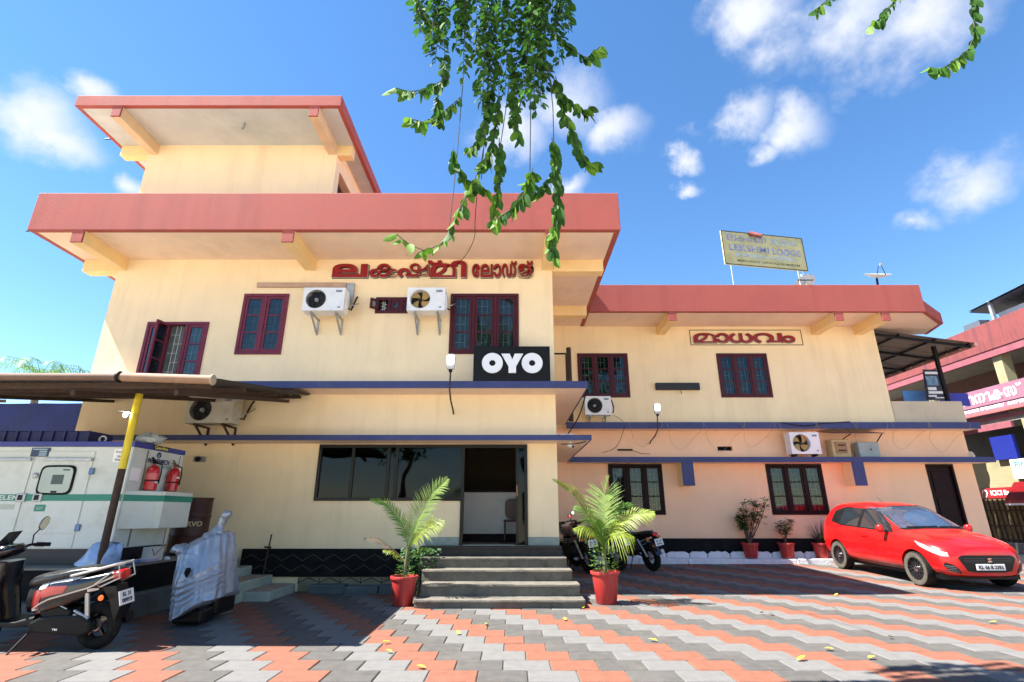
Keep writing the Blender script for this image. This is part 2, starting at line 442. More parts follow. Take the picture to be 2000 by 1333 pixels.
def window(parent, x0, x1, z0, z1, y, cols, m=MAROON, rows=3, back=CURT, opened=None, grillm=WHITEG, swing=-98):
    """casement window: frame (with mullions) > sash, pane, grille, curtain"""
    fw = .065; yf, yb = y - .03, y + .07
    mb = MB()
    mb.box(x0, x1, yf, yb, z1 - fw, z1).box(x0, x1, yf, yb, z0, z0 + fw)
    mb.box(x0, x0 + fw, yf, yb, z0 + fw, z1 - fw).box(x1 - fw, x1, yf, yb, z0 + fw, z1 - fw)
    iw = (x1 - x0 - 2 * fw - (cols - 1) * fw) / cols
    for i in range(1, cols):
        a = x0 + fw + i * iw + (i - 1) * fw
        mb.box(a, a + fw, yf, yb, z0 + fw, z1 - fw)
    w = mb.build('window', m, parent, False, bevel=.006)
    for i in range(cols):
        a = x0 + fw + i * (iw + fw) + .004; b = a + iw - .008; c, d = z0 + fw + .004, z1 - fw - .004
        sw = .05; ys0, ys1 = y - .016, y + .022
        op = opened is not None and opened == i
        T = None
        if op:                                          # sash swung out about its left edge
            T = Matrix.Translation((a, yf, 0)) @ Matrix.Rotation(R(swing), 4, 'Z') @ Matrix.Translation((-a, -yf - .02, 0))
        sb = MB(); sb.T = T
        sb.box(a, b, ys0, ys1, d - sw, d).box(a, b, ys0, ys1, c, c + sw).box(a, a + sw, ys0, ys1, c + sw, d - sw).box(b - sw, b, ys0, ys1, c + sw, d - sw)
        ph = (d - c - 2 * sw - (rows - 1) * .03) / rows
        for j in range(1, rows):
            q = c + sw + j * ph + (j - 1) * .03
            sb.box(a + sw, b - sw, ys0 + .004, ys1 - .004, q, q + .03)
        sb.build('sash', m, w, bevel=.004)
        for j in range(rows):
            q = c + sw + j * (ph + .03)
            pb = MB(); pb.T = T
            pb.box(a + sw - .004, b - sw + .004, y + .001, y + .005, q - .004, q + ph + .004)
            pb.build('pane', PANE, w)
        gb = MB()                                       # wrought-iron grille behind the glass
        ga, gb_ = a + sw * .6, b - sw * .6; gy = y + .05; t = .0045
        n = 3
        for k in range(1, n):
            xx = ga + (gb_ - ga) * k / n
            gb.box(xx - t, xx + t, gy - t, gy + t, c, d)
        nh = 6
        for k in range(1, nh):
            zz = c + (d - c) * k / nh
            lo = ga if k % 2 else ga + (gb_ - ga) / n
            hi = gb_ if k % 2 == 0 else gb_ - (gb_ - ga) / n
            gb.box(lo, hi, gy - t * .8, gy + t * .8, zz - t, zz + t)
        gb.build('grille', grillm, w)
    cb = MB(); nseg = 30
    for k in range(nseg):                               # gathered cloth; in near-black it stands in for an unlit room's shade
        xa, xb = x0 + fw + (x1 - x0 - 2 * fw) * k / nseg, x0 + fw + (x1 - x0 - 2 * fw) * (k + 1) / nseg
        ya, yb2 = y + .13 + .02 * math.sin(k * 1.3), y + .13 + .02 * math.sin((k + 1) * 1.3)
        cb.quad((xa, ya, z0 + .02), (xb, yb2, z0 + .02), (xb, yb2, z1 - .02), (xa, ya, z1 - .02))
    cb.build('curtain_or_dark', back, w)
    return w

# ---------------------------------------------------------------- main block of the lodge
YM, YF = 10.35, 9.06
XL, XR = -8.73, .885
ZS, ZT = 6.72, 7.57
main = thing('lodge_building', 'cream two-storey main block with red roof band and small tower on the left', 'building', (-4, 14, 0))
holes = [(-7.78, -6.47, 3.87, 5.23), (-5.82, -4.845, 4.505, 5.885), (-1.33, .145, 4.515, 5.885), (-2.95, -2.08, 5.43, 5.80), (-3.80, -.955, 1.575, 2.64), (-.955, .30, .785, 2.64)]
wl = MB(); wall_holes(wl, XL, XR, 0, ZS + .3, YM, .2, holes)
wl.quad((XR, YM, 0), (XR, 22, 0), (XR, 22, ZS + .3), (XR, YM, ZS + .3)); wl.quad((XL, 22, 0), (XL, YM, 0), (XL, YM, ZS + .3), (XL, 22, ZS + .3)); wl.quad((XR, 22, 0), (XL, 22, 0), (XL, 22, 7), (XR, 22, 7))
wl.build('wall', CREAM, main, False)
fl = MB(); fl.box(XL + .02, XR - .02, YM + .21, 21.9, 3.2, 3.3); fl.build('upper_floor', SOFF, main, False)
# roof slab: soffit, red fascia round it, beams
XA, XB = -9.68, 2.17
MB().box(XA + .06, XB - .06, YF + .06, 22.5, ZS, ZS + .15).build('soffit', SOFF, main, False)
fa = MB(); fa.box(XA, XB, YF, YF + .12, ZS - .006, ZT).box(XB - .12, XB, YF + .12, 22.5, ZS - .006, ZT).box(XA, XA + .12, YF + .12, 22.5, ZS - .006, ZT).box(XA + .12, XB - .12, YF + .12, 22.5, ZT - .5, ZT - .4)
fa.build('fascia', RED, main, False, bevel=.012)
def beam(parent, x0, x1, y0, y1, z0, z1, m=BEAM, taper=.0):
    b = MB(); b.prism([(y0 + .05, z0), (y0 + .05, z1), (y1, z1), (y1, z0 - taper)], x0, x1, 'x'); o = b.build('beam', m, parent, False, bevel=.006)
    e = MB(); e.box(x0, x1, y0 + .012, y0 + .05, z0, z1); e.build('beam_end', RED, o, bevel=.006)
for x in (-8.77, -4.58, .66): beam(main, x, x + .235, YF, YM, 6.45, ZS)
for y0_, y1_ in ((10.36, 10.62), (13.05, 13.3)):
    MB().box(XR + .003, XB - .14, y0_, y1_, 6.44, ZS).build('beam', BEAM, main, False, bevel=.006)
MB().box(XA + .14, XL - .003, 10.36, 10.62, 6.44, ZS).build('beam', BEAM, main, False, bevel=.006)
# thin drain spouts
for x, y, z in ((XA - .2, 9.25, 6.80), (-9.75, 10.2, 9.86)):
    MB().tube([(x, y, z), (x + .35, y, z + .01)], .018).build('drain_spout', BLKM, main, False)
# blue edged ledges, wrapping round the right corner
def ledge(parent, x0, x1, yf, yw, z0, z1, side=None):
    b = MB(); b.box(x0, x1, yf + .03, yw, z0, z1 - .003)
    if side: b.box(side[0], x1, yw, side[1], z0, z1 - .003)
    o = b.build('ledge', SOFF, parent, False)
    e = MB(); e.box(x0, x1 + .03, yf, yf + .03, z0 - .004, z1)
    if side: e.box(x1, x1 + .03, yf + .03, side[1], z0 - .004, z1)
    e.build('ledge_edge', BLUE, o, bevel=.005)
ledge(main, XL, 1.44, 9.74, YM, 3.65, 3.785, (XR, 14.17))
ledge(main, XL, 1.47, 9.80, YM, 2.66, 2.755, (XR, 14.12))
# tower
XTL, XTR = -8.73, -4.20
tw = MB(); tw.quad((XTL, YM, ZT - .5), (XTR, YM, ZT - .5), (XTR, YM, 9.9), (XTL, YM, 9.9)); tw.quad((XTL, 15, 7), (XTL, YM, 7), (XTL, YM, 9.9), (XTL, 15, 9.9)); tw.quad((XTR, 15, 7), (XTL, 15, 7), (XTL, 15, 9.9), (XTR, 15, 9.9))
wall_t = tw.build('tower_wall', CREAM, main, False)
sd_ = MB()
def side_hole(mb, x, y0, y1, z0, z1, h):
    a, b, c, d = h
    for (p, q, r_, t) in ((y0, y1, z0, c), (y0, y1, d, z1), (y0, a, c, d), (b, y1, c, d)): mb.quad((x, p, r_), (x, q, r_), (x, q, t), (x, p, t))
    for (p, q) in (((a, c), (a, d)), ((b, d), (b, c)), ((a, d), (b, d)), ((b, c), (a, c))): mb.quad((x, *p), (x - .2, *p), (x - .2, *q), (x, *q))
side_hole(sd_, XTR, YM, 15, 7, 9.9, (10.62, 13.2, 7.3, 9.25))
sd_.build('tower_side_wall', CREAM, wall_t)
tx0, tx1, tz0, tz1, ty1 = -9.56, -3.74, 9.80, 10.07, 15.2
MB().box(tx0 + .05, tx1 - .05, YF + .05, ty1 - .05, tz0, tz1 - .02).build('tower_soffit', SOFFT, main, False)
f2 = MB(); f2.box(tx0, tx1, YF, YF + .1, tz0 - .005, tz1).box(tx1 - .1, tx1, YF + .1, ty1, tz0 - .005, tz1).box(tx0, tx0 + .1, YF + .1, ty1, tz0 - .005, tz1)
f2.build('tower_fascia', RED, main, False, bevel=.01)
for x in (-8.72, -4.42): beam(main, x, x + .2, YF, YM, 9.53, tz0, mat('beam_tower', (.68, .52, .32), .85, var=.08, scale=3, dirt=(.4, .32, .2), damt=.4, dscale=2))
for a, b in ((tx0 + .12, XTL - .003), (XTR + .003, tx1 - .12)):
    for y in (10.36, 12.9): MB().box(a, b, y, y + .22, 9.52, tz0).build('beam', BEAM, main, False, bevel=.006)
MB().tube([(-6.1, 9.6, 9.80), (-6.1, 9.6, 9.70), (-6.12, 9.57, 9.60)], .025).build('ceiling_hook', GALV, main, False)
# windows
window(main, -7.78, -6.47, 3.87, 5.23, YM, 3, MAROONL, opened=1)
window(main, -5.82, -4.845, 4.505, 5.885, YM, 2, MAROONL, grillm=BLKM)
window(main, -1.33, .145, 4.515, 5.885, YM, 3)
window(main, -2.95, -2.08, 5.43, 5.80, YM, 3, rows=1, opened=0, back=ROOMD, swing=-142)
# big reception window in a dark aluminium frame
rw = MB(); fr = .06; a, b, c, d = -3.80, -.955, 1.575, 2.64
rw.box(a, b, YM - .03, YM + .08, d - fr, d).box(a, b, YM - .03, YM + .08, c, c + fr).box(a, a + fr, YM - .03, YM + .08, c + fr, d - fr)
cuts = [-3.12, -2.42, -2.26]
for x in cuts: rw.box(x - .03, x + .03, YM - .02, YM + .06, c + fr, d - fr)
rwo = rw.build('reception_window', mat('bronze_aluminium', (.010, .008, .007), .35, metal=.5, var=.2), main, False, bevel=.004)
for x0_, x1_ in zip([a + fr] + [q + .03 for q in cuts], [q - .03 for q in cuts] + [b - .03]):
    MB().box(x0_, x1_, YM + .01, YM + .018, c + fr, d - fr).build('pane', TINT, rwo)
# entrance: open door leaf frame, room behind with white counter
dr = MB(); zf = .785
dr.box(-.985, -.925, YM - .04, YM + .1, zf, 2.64).box(.24, .30, YM - .04, YM + .1, zf, 2.64).box(-.925, .24, YM - .04, YM + .1, 2.57, 2.64).box(.075, .12, YM - .02, YM + .05, zf, 2.57)
dro = dr.build('door_frame', MATS['bronze_aluminium'], main, False, bevel=.004)
MB().box(.12, .24, YM + .01, YM + .018, zf, 2.57).build('pane', TINT, dro)
MB().tube([(.097, YM - .03, 1.62), (.097, YM - .09, 1.66), (.097, YM - .09, 1.86), (.097, YM - .03, 1.9)], .012).build('door_handle', mat('copper_handle', (.42, .16, .10), .35, metal=.8), dro, smooth=True)
RM = mat('room_wall', (.12, .085, .05), .9, var=.1)
room = MB()
room.quad((-4.4, 14.2, .6), (.86, 14.2, .6), (.86, 14.2, 3.15), (-4.4, 14.2, 3.15)); room.quad((-4.4, 10.56, .6), (-4.4, 14.2, .6), (-4.4, 14.2, 3.15), (-4.4, 10.56, 3.15)); room.quad((.86, 14.2, .6), (.86, 10.56, .6), (.86, 10.56, 3.15), (.86, 14.2, 3.15)); room.quad((-4.4, 14.2, 3.15), (.86, 14.2, 3.15), (.86, 10.56, 3.15), (-4.4, 10.56, 3.15))
room.build('room_wall', RM, main, False)
MB().box(-4.4, .86, YM + .01, 14.2, .65, zf - .004).build('room_floor', mat('red_floor', (.12, .03, .025), .3, var=.2), main, False)
# plinth: black band with zigzag joints, stone band and kerb below
MB().box(-5.0, -1.66, YM - .05, YM - .002, .25, .725).build('plinth', BLACK, main, False)
pl = MB(); zz = YM - .054
STON = mat('sandstone', (.26, .21, .13), .9, var=.25, scale=6, bump=.4, dirt=(.18, .16, .11), damt=.6, dscale=3)
for row, zc_ in enumerate((.62, .44)):
    x = -5.0; k = 0
    while x < -1.7:
        x2 = min(x + .19, -1.66)
        z_a, z_b = (zc_, zc_ + .11) if (k + row) % 2 == 0 else (zc_ + .11, zc_)
        pl.bar((x, zz, z_a - .1), (x2, zz, z_b - .1), .012, .012); x = x2; k += 1
pl.build('plinth_joint', mat('joint_line', (.05, .045, .04), .9), main, False)
MB().box(-3.9, -1.47, YM - .03, YM - .002, 0, .249).build('plinth_stone_band', STON, main, False, bevel=.01)
pj = MB(); x = -3.9; k = 0
while x < -1.5:
    pj.bar((x, YM - .033, .235 if k % 2 else .15), (x + .19, YM - .033, .15 if k % 2 else .235), .01); 
    if k % 2 == 0: pj.bar((x, YM - .033, .23), (x, YM - .033, .13), .01)
    x += .19; k += 1
pj.build('stone_joint', BLACK, main, False)
MB().box(-1.64, -.99, YM - .012, YM - .002, .785, .93).build('skirting', MOSS, main, False); MB().box(.302, XR - .003, YM - .012, YM - .002, .785, .93).build('skirting', MOSS, main, False)
kb = MB(); x = -3.62
while x < -1.5:
    w = random.uniform(.5, .75); kb.box(x, min(x + w - .012, -1.45), 10.06 + random.uniform(-.02, .02), YM - .035, -.02, .13 + random.uniform(-.012, .012)); x += w
kb.build('kerb', CONCD, main, False, bevel=.02)
# entrance steps
st = thing('entrance_steps', 'weathered concrete entrance steps below the open reception door', 'steps', (-.2, 9.4, 0))
for i, (xa, xb, y, z1) in enumerate([(-1.47, 1.10, 8.56, .115), (-1.44, 1.07, 8.92, .285), (-1.50, 1.0, 9.33, .455), (-1.60, .95, 9.70, .62), (-1.66, .90, 10.02, .78)]):
    nb = MB(); n = 26; z0 = [-.02, .10, .26, .43, .6][i]; y1 = YM - .015
    top = [(xa + (xb - xa) * k / n) for k in range(n + 1)]
    vs = []; 
    for k, x in enumerate(top):
        e = .012 * noise.noise((x * 2.1, i * 3.1, 0)) + (.02 if k in (0, n) else 0)
        e2 = .014 * noise.noise((x * 5, i * 7.7, 2))
        yy = y + e
        vs += [(x, yy + .02, z0), (x, yy + .012, z1 - .03), (x, yy - .012, z1 - .025), (x, yy - .01 + abs(e2) * .4, z1 + e2 * .3), (x, y1, z1), (x, y1, z0)]
    fs = []
    for k in range(n):
        for j in range(6): fs.append((k * 6 + j, k * 6 + 6 + j, k * 6 + 6 + (j + 1) % 6, k * 6 + (j + 1) % 6))
    fs += [[5, 4, 3, 2, 1, 0], [n * 6 + j for j in range(6)]]
    nb.add(vs, fs); nb.build('step', STEPM if i < 4 else mat('dark_step', (.045, .038, .033), .8, var=.3, scale=6, bump=.3), st, False, smooth=True, ang=30)

# ---------------------------------------------------------------- wing, set back on the right
YR, YRF = 14.65, 13.40
XE, XE2 = 10.90, 12.75
wing = thing('lodge_wing', 'cream two-storey wing set back on the right with red roof band and blue ledges', 'building', (7, 18, 0))
hw = [(1.93, 3.42, 4.52, 5.85), (6.05, 7.54, 4.52, 5.85)]
hl = [(2.655, 4.14, 1.31, 2.645), (7.01, 8.55, 1.31, 2.645), (11.44, 12.2, .35, 2.645), (5.75, 6.17, 3.01, 3.13)]
w1 = MB(); wall_holes(w1, XR + .003, XE, 3.65, ZS + .2, YR, .2, hw); w1.quad((XE, YR, 3.6), (XE, 24, 3.6), (XE, 24, 6.9), (XE, YR, 6.9)); w1.build('wall', CREAMW, wing, False)
w2 = MB(); wall_holes(w2, XR + .003, XE2, -.05, 3.65, YR, .2, hl); w2.quad((XE2, YR, -.05), (XE2, 24, -.05), (XE2, 24, 3.6), (XE2, YR, 3.6)); w2.build('lower_wall', mat('cream_paint_paving_bounce', (.93, .585, .37), .8, var=.05, scale=1.1, bump=.12, bscale=60, dirt=(.62, .46, .3), damt=.25, dscale=.9, streak=True), wing, False)  # salmon tint: light bounced off the orange paving is put into this colour
MB().box(XE + .003, XE2, YR + .2, 24, 3.5, 3.7).build('terrace_floor', CONC, wing, False)
MB().box(XE + .003, 12.93, YR - .02, YR + .12, 3.74, 4.41).build('parapet', mat('pale_parapet', (.62, .50, .34), .85, var=.08, scale=2, bump=.1, dirt=(.4, .37, .28), damt=.4, dscale=1.5, streak=True), wing, False, bevel=.01)
MB().box(5.75, 6.17, YR + .1, YR + .12, 3.0, 3.14).build('vent_back', BLACK, wing, False)
MB().box(2.4, 10.6, YR + .45, YR + .5, 0, 6.6).build('inner_wall', ROOMD, wing, False)
# roof
sl = MB(); sl.prism([(XB + .004, YRF + .06), (11.52, YRF + .06), (12.72, 14.42), (13.0, 15.35), (11.5, 15.6), (11.5, 24), (XB + .004, 24)], ZS - .02, ZS + .12, 'z'); sl.build('soffit', SOFF, wing, False)
fw_ = MB(); fw_.box(XB + .004, 11.56, YRF, YRF + .12, ZS - .03, 7.51)
fw_.build('fascia', RED, wing, False, bevel=.012)
f3 = MB(); f3.prism([(11.56, YRF + .004), (12.80, 14.36), (12.72, 14.44), (11.56, YRF + .125)], ZS - .03, ZS + .30, 'z'); f3.prism([(12.80, 14.36), (13.08, 15.36), (12.98, 15.36), (12.72, 14.44)], ZS - .028, ZS + .29, 'z'); f3.prism([(11.44, YRF + .124), (11.56, YRF + .124), (11.56, 23), (11.44, 23)], ZS + .13, 7.5, 'z')
f3.build('side_fascia', RED, wing, False)
MB().box(XB + .004, 11.44, YRF + .124, 24, 7.1, 7.2).build('roof_deck', CONC, wing, False)
for x in (4.35, 9.0, 10.3): beam(wing, x, x + .235, YRF, YR, 6.43, ZS - .02)
# ledges and their blue brackets
ledge(wing, 1.5, 12.86, 14.2, YR, 3.56, 3.735)
ledge(wing, 1.53, 12.96, 14.15, YR, 2.655, 2.79)
for x in (4.55, 9.12):
    MB().box(x, x + .3, 14.2, YR - .003, 2.05, 2.654).build('bracket', CREAMW, wing, False); MB().box(x - .002, x + .302, 14.16, 14.2, 2.045, 2.652).build('bracket_face', BLUE, wing, False)
window(wing, 1.93, 3.42, 4.52, 5.85, YR, 3, back=ROOMD)
window(wing, 6.05, 7.54, 4.52, 5.85, YR, 3, back=ROOMD)
window(wing, 2.655, 4.14, 1.31, 2.645, YR, 3, DARK, back=ROOMD)
window(wing, 7.01, 8.55, 1.31, 2.645, YR, 3, DARK, back=ROOMD)
dw = MB(); dw.box(11.44, 11.5, YR - .02, YR + .1, .35, 2.64).box(12.14, 12.2, YR - .02, YR + .1, .35, 2.64).box(11.5, 12.14, YR - .02, YR + .1, 2.58, 2.64).box(11.5, 12.14, YR + .05, YR + .09, .35, 2.58)
for z in (.5, 1.2, 1.9): dw.box(11.58, 12.06, YR + .03, YR + .06, z, z + .55)
dw.build('door', DARK, wing, False, bevel=.005)
# black plinth and whitewashed footing stones
MB().box(1.5, 12.74, YR - .06, YR - .002, .1, .72).build('plinth', BLACK, wing, False)
x = 1.6
while x < 12.7:
    w = random.uniform(.34, .62); b = MB(); n = 7; pts = []
    for k in range(n): pts.append((x + .01 + (w - .02) * k / (n - 1), .40 + .035 * noise.noise((x * 3 + k, 1, 0)) - (.05 if k in (0, n - 1) else 0)))
    b.prism([(x + .01, .12)] + pts[0:] + [(x + w - .01, .12)], YR - .13 + random.uniform(-.015, .015), YR - .063, 'y')
    b.build('footing_stone', LIME, wing, False, bevel=.012); x += w
x = 1.55
while x < 12.6:
    w = random.uniform(1.0, 1.7); MB().box(x, min(x + w - .01, 12.7), 14.2 + random.uniform(-.02, .02), YR - .135, .05, .255 + random.uniform(-.015, .015)).build('kerb_slab', LIME, wing, False, bevel=.02); x += w
# ---------------------------------------------------------------- signs on the walls
LRED = mat('sign_red', (.26, .006, .010), .35, var=.1, scale=6)
LBK = mat('letter_shadow', (.02, .018, .018), .6)
LWH = mat('letter_edge', (.62, .56, .46), .6)
ms = thing('lodge_name_sign', 'raised red Malayalam lettering with dark edges under the main roof', 'sign', (-1.8, YM - .05, 6.3))
def glyph(ch, u0, u1, v0, v1, parent, Y, bold=.03):
    p0 = onY(u0, v1, Y); p1 = onY(u1, v0, Y)
    c = ((p0.x + p1.x) / 2, Y, (p0.z + p1.z) / 2); w, h = p1.x - p0.x, p1.z - p0.z
    o = letters(ch, c, w, h, LRED, parent, 'letter', .02, bold, False)
    me = text_mesh(ch, w * 1.04, h * 1.06, .006, bold * 1.3); me.transform(Matrix.Translation((c[0] + .012, Y + .03, c[2] - .014))); e = mobj('letter_shadow', me, LBK, o)
    me = text_mesh(ch, w * 1.03, h * 1.05, .005, bold * 1.1); me.transform(Matrix.Translation((c[0], Y + .021, c[2]))); mobj('letter_edge', me, LWH, o)
s4 = lambda x: 630 + x / 4.651
t4 = lambda y: 490 + y / 4.651
for ch, a, b, c, d in (('ല', 85, 415, 122, 240), ('ക', 420, 690, 120, 240), ('ഷ', 680, 965, 118, 240), ('്', 955, 1085, 90, 128), ('മ', 975, 1215, 118, 240), ('ി', 1165, 1310, 92, 240),
                       ('േ', 1355, 1425, 122, 240), ('ല', 1435, 1545, 122, 240), ('ാ', 1552, 1620, 122, 240), ('ഡ', 1628, 1755, 118, 240), ('്', 1712, 1762, 96, 124), ('ജ', 1775, 1912, 122, 240), ('്', 1855, 1908, 94, 124)):
    glyph(ch, s4(a), s4(b), t4(c), t4(d), ms, YM - .04, .035 if ch in 'ലി' and a < 1320 else .02)
ws = thing('wing_name_sign', 'thin black framed panel with red Malayalam letters under the wing roof', 'sign', (7, YR - .03, 6.3))
a, b = onY(1349, 675, YR), onY(1563, 645, YR)
MB().box(a.x, b.x, YR - .014, YR - .003, a.z, b.z).build('panel', CREAMW, ws, False)
fb = MB(); t = .018
fb.box(a.x, b.x, YR - .022, YR - .014, b.z - t, b.z).box(a.x, b.x, YR - .022, YR - .014, a.z, a.z + t).box(a.x, a.x + t, YR - .022, YR - .014, a.z + t, b.z - t).box(b.x - t, b.x, YR - .022, YR - .014, a.z + t, b.z - t)
fb.build('panel_frame', BLKM, ws, False)
for ch, c, d in (('മ', 145, 495), ('ാ', 505, 705), ('ധ', 725, 1090), ('വ', 1115, 1565), ('ം', 1580, 1780)):
    glyph(ch, 1340 + c / 8.333 - 2, 1340 + d / 8.333 - 2, 630 + (175 if ch != 'ം' else 215) / 8.333, 630 + 328 / 8.333, ws, YR - .05, .02)
oy = thing('hotel_sign', 'black box sign with bold white OYO letters standing on the blue ledge', 'sign', (0, 9.85, 3.79))
ob_ = MB().box(-.76, .75, 9.76, 9.88, 3.79, 4.50).build('panel', mat('sign_black', (.009, .009, .010), .5, var=.1, spec=.2), oy, False, bevel=.01)
OW = mat('sign_white', (.86, .86, .86), .35, var=.02)
def donut(cx, cz, ro, ri, y):
    b = MB(); n = 40; vs = []
    for yy in (y, y - .03):
        for r_ in (ro, ri):
            for k in range(n): vs.append((cx + r_ * math.cos(2 * PI * k / n), yy, cz + r_ * math.sin(2 * PI * k / n)))
    fs = []
    for k in range(n):
        j = (k + 1) % n
        fs += [(2 * n + k, 2 * n + j, 3 * n + j, 3 * n + k), (k, j, 2 * n + j, 2 * n + k), (3 * n + k, 3 * n + j, n + j, n + k)]
    return b.add(vs, fs)
for cx in (-.385, .395): donut(cx, 4.145, .205, .062, 9.755).build('letter', OW, oy, False)
yb_ = MB(); yb_.prism([(-.21, 4.335), (-.045, 4.335), (.005, 4.215), (.055, 4.335), (.22, 4.335), (.078, 4.075), (.078, 3.945), (-.068, 3.945), (-.068, 4.075)], 9.725, 9.757, 'y'); yb_.build('letter', OW, oy, False)
for x in (-.5, .5): MB().bar((x, 9.88, 4.2), (x, YM - .004, 4.3), .03).build('stay', BLKM, oy, False)

# ---------------------------------------------------------------- air conditioner outdoor units
FANG = mat('amber_fan', (.42, .26, .07), .45, var=.15, scale=8)
FANB = mat('fan_black', (.011, .011, .012), .5)
def ac(label, x0, x1, z0, z1, yf, depth, open_fan, bracket=True, wall=None, dirty=False):
    w, h = x1 - x0, z1 - z0
    t = thing('air_conditioner', label, 'air conditioner', ((x0 + x1) / 2, yf + depth, z0), 0, 'outdoor air conditioner units')
    body = mat('yellowed_enamel', (.52, .48, .38), .5, var=.1, scale=4, dirt=(.25, .2, .13), damt=.6, dscale=5) if dirty else WHITE
    b = MB(); cx = -w / 2 + h * .5 + .01; cz = h * .5; r = h * .405; n = 48
    rect = []
    X0, X1 = -w / 2, min(cx + h * .5, w / 2)
    for k in range(n):
        a = 2 * PI * k / n + PI / 4; dx, dz = math.cos(a), math.sin(a)
        s = min(((X1 - cx) if dx > 0 else (cx - X0)) / max(1e-6, abs(dx)), (h - cz if dz > 0 else cz) / max(1e-6, abs(dz)))
        rect.append((cx + dx * s, cz + dz * s))
    for cxx, czz in ((X0, 0), (X0, h), (X1, 0), (X1, h)):
        k = min(range(n), key=lambda q: (rect[q][0] - cxx) ** 2 + (rect[q][1] - czz) ** 2); rect[k] = (cxx, czz)
    cir = [(cx + r * math.cos(2 * PI * k / n + PI / 4), cz + r * math.sin(2 * PI * k / n + PI / 4)) for k in range(n)]
    yF = -depth
    vs = [(p[0], yF, p[1]) for p in rect] + [(p[0], yF, p[1]) for p in cir] + [(p[0], yF + .14, p[1]) for p in cir]
    fs = [(k, (k + 1) % n, n + (k + 1) % n, n + k) for k in range(n)] + [(n + k, n + (k + 1) % n, 2 * n + (k + 1) % n, 2 * n + k) for k in range(n)]
    b.add(vs, fs)
    if X1 < w / 2: b.quad((X1, yF, 0), (w / 2, yF, 0), (w / 2, yF, h), (X1, yF, h))
    b.quad((-w / 2, 0, 0), (-w / 2, yF, 0), (-w / 2, yF, h), (-w / 2, 0, h)); b.quad((w / 2, yF, 0), (w / 2, 0, 0), (w / 2, 0, h), (w / 2, yF, h))
    b.quad((-w / 2, yF, h), (w / 2, yF, h), (w / 2, 0, h), (-w / 2, 0, h)); b.quad((-w / 2, 0, 0), (w / 2, 0, 0), (w / 2, yF, 0), (-w / 2, yF, 0)); b.quad((w / 2, 0, 0), (-w / 2, 0, 0), (-w / 2, 0, h), (w / 2, 0, h))
    b.build('casing', body, t)
    MB().lathe([(r, 0), (0.001, 0)], 32, (cx, yF + .135, cz), 'y', False).build('fan_recess', FANB, t)
    rim = MB(); rim.lathe([(r * 1.0, 0), (r * 1.04, -.006), (r * 1.07, 0)], 40, (cx, yF - .001, cz), 'y', False); rim.build('fan_rim', body, t, smooth=True)
    nb = 4 if open_fan else 6
    for k in range(nb):                                 # twisted fan blades
        fb = MB(); rows = []
        for i in range(6):
            rr_ = r * (.18 + .76 * i / 5); row = []
            for j in range(5):
                a = 2 * PI * k / nb + (j / 4) * (.95 if open_fan else .8) + i * .1
                row.append((cx + rr_ * math.cos(a), yF + .095 - .05 * (j / 4), cz + rr_ * math.sin(a)))
            rows.append(row)
        fb.loft(rows, False, False); fb.build('fan_blade', FANG if open_fan else FANB, t, smooth=True)
    MB().lathe([(r * .2, .06), (r * .2, -.01), (r * .12, -.03)], 20, (cx, yF + .05, cz), 'y').build('fan_hub', FANB if open_fan else WHITEG, t, smooth=True)
    if not open_fan:
        gg = MB()
        for q in range(1, 10):
            rr_ = r * q / 9.3
            gg.tube([(cx + rr_ * math.cos(2 * PI * k / 28), yF + .004 - .012 * (1 - q / 9), cz + rr_ * math.sin(2 * PI * k / 28)) for k in range(29)], .0028, 4, False)
        for k in range(10):
            a = 2 * PI * k / 10; a2 = a + .5
            gg.tube([(cx + r * .12 * math.cos(a), yF - .006, cz + r * .12 * math.sin(a)), (cx + r * .6 * math.cos((a + a2) / 2), yF - .002, cz + r * .6 * math.sin((a + a2) / 2)), (cx + r * math.cos(a2), yF + .004, cz + r * math.sin(a2))], .0028, 4, False)
        gg.build('fan_guard', FANB, t)
    MB().box(w / 2 - .19, w / 2 - .06, yF - .004, yF, h * .80, h * .89).build('badge', mat('ac_badge', (.22, .24, .28), .4), t)
    MB().box(w / 2 - .12, w / 2 - .07, yF - .003, yF, h * .12, h * .16).build('label', BLKM, t)
    sv = MB()                                          # side cover, valves and pipes
    sv.box(w / 2, w / 2 + .03, -depth * .75, -.05, h * .15, h * .75); sv.build('side_cover', body, t, bevel=.008)
    if wall is not None:
        pw = wall - (yf + depth)
        MB().tube([(w / 2 + .02, -.08, h * .25), (w / 2 + .09, -.06, h * .2), (w / 2 + .12, -.02, h * .5), (w / 2 + .11, pw * .6, h * .9), (w / 2 + .1, pw - .01, h * 1.02)], .018, 6).build('pipe', BLKM, t, smooth=True)
        MB().tube([(w / 2 + .02, -.1, h * .35), (w / 2 + .12, -.08, h * .4), (w / 2 + .15, pw - .02, h * .7)], .012, 6).build('pipe', GALV, t, smooth=True)
        for sx in (-.3, .3):
            br = MB(); x = sx * w
            br.bar((x, yF + .02, -.02), (x, pw - .002, -.02), .035).bar((x, pw - .018, -.02), (x, pw - .018, -.36), .035).bar((x, yF + .08, -.03), (x, pw - .02, -.33), .03)
            br.build('bracket', RUST if dirty else GALV, t)
    else:
        for sx in (-.35, .35): MB().box(sx * w - .03, sx * w + .03, yF + .04, -.04, -.055, 0).build('foot', BLKM, t)
    return t
ac('white air conditioner unit with spiral black fan guard right of the two-pane window', -4.31, -3.46, 5.29, 5.80, 9.82, .3, False, wall=YM)
ac('white air conditioner unit with amber blades between the small vent and three-pane window', -2.16, -1.38, 5.29, 5.80, 9.82, .3, True, wall=YM)
ac('dirty yellowed air conditioner unit under the sheet roof above the generator', -6.24, -5.34, 2.98, 3.50, 9.80, .32, False, wall=YM, dirty=True)
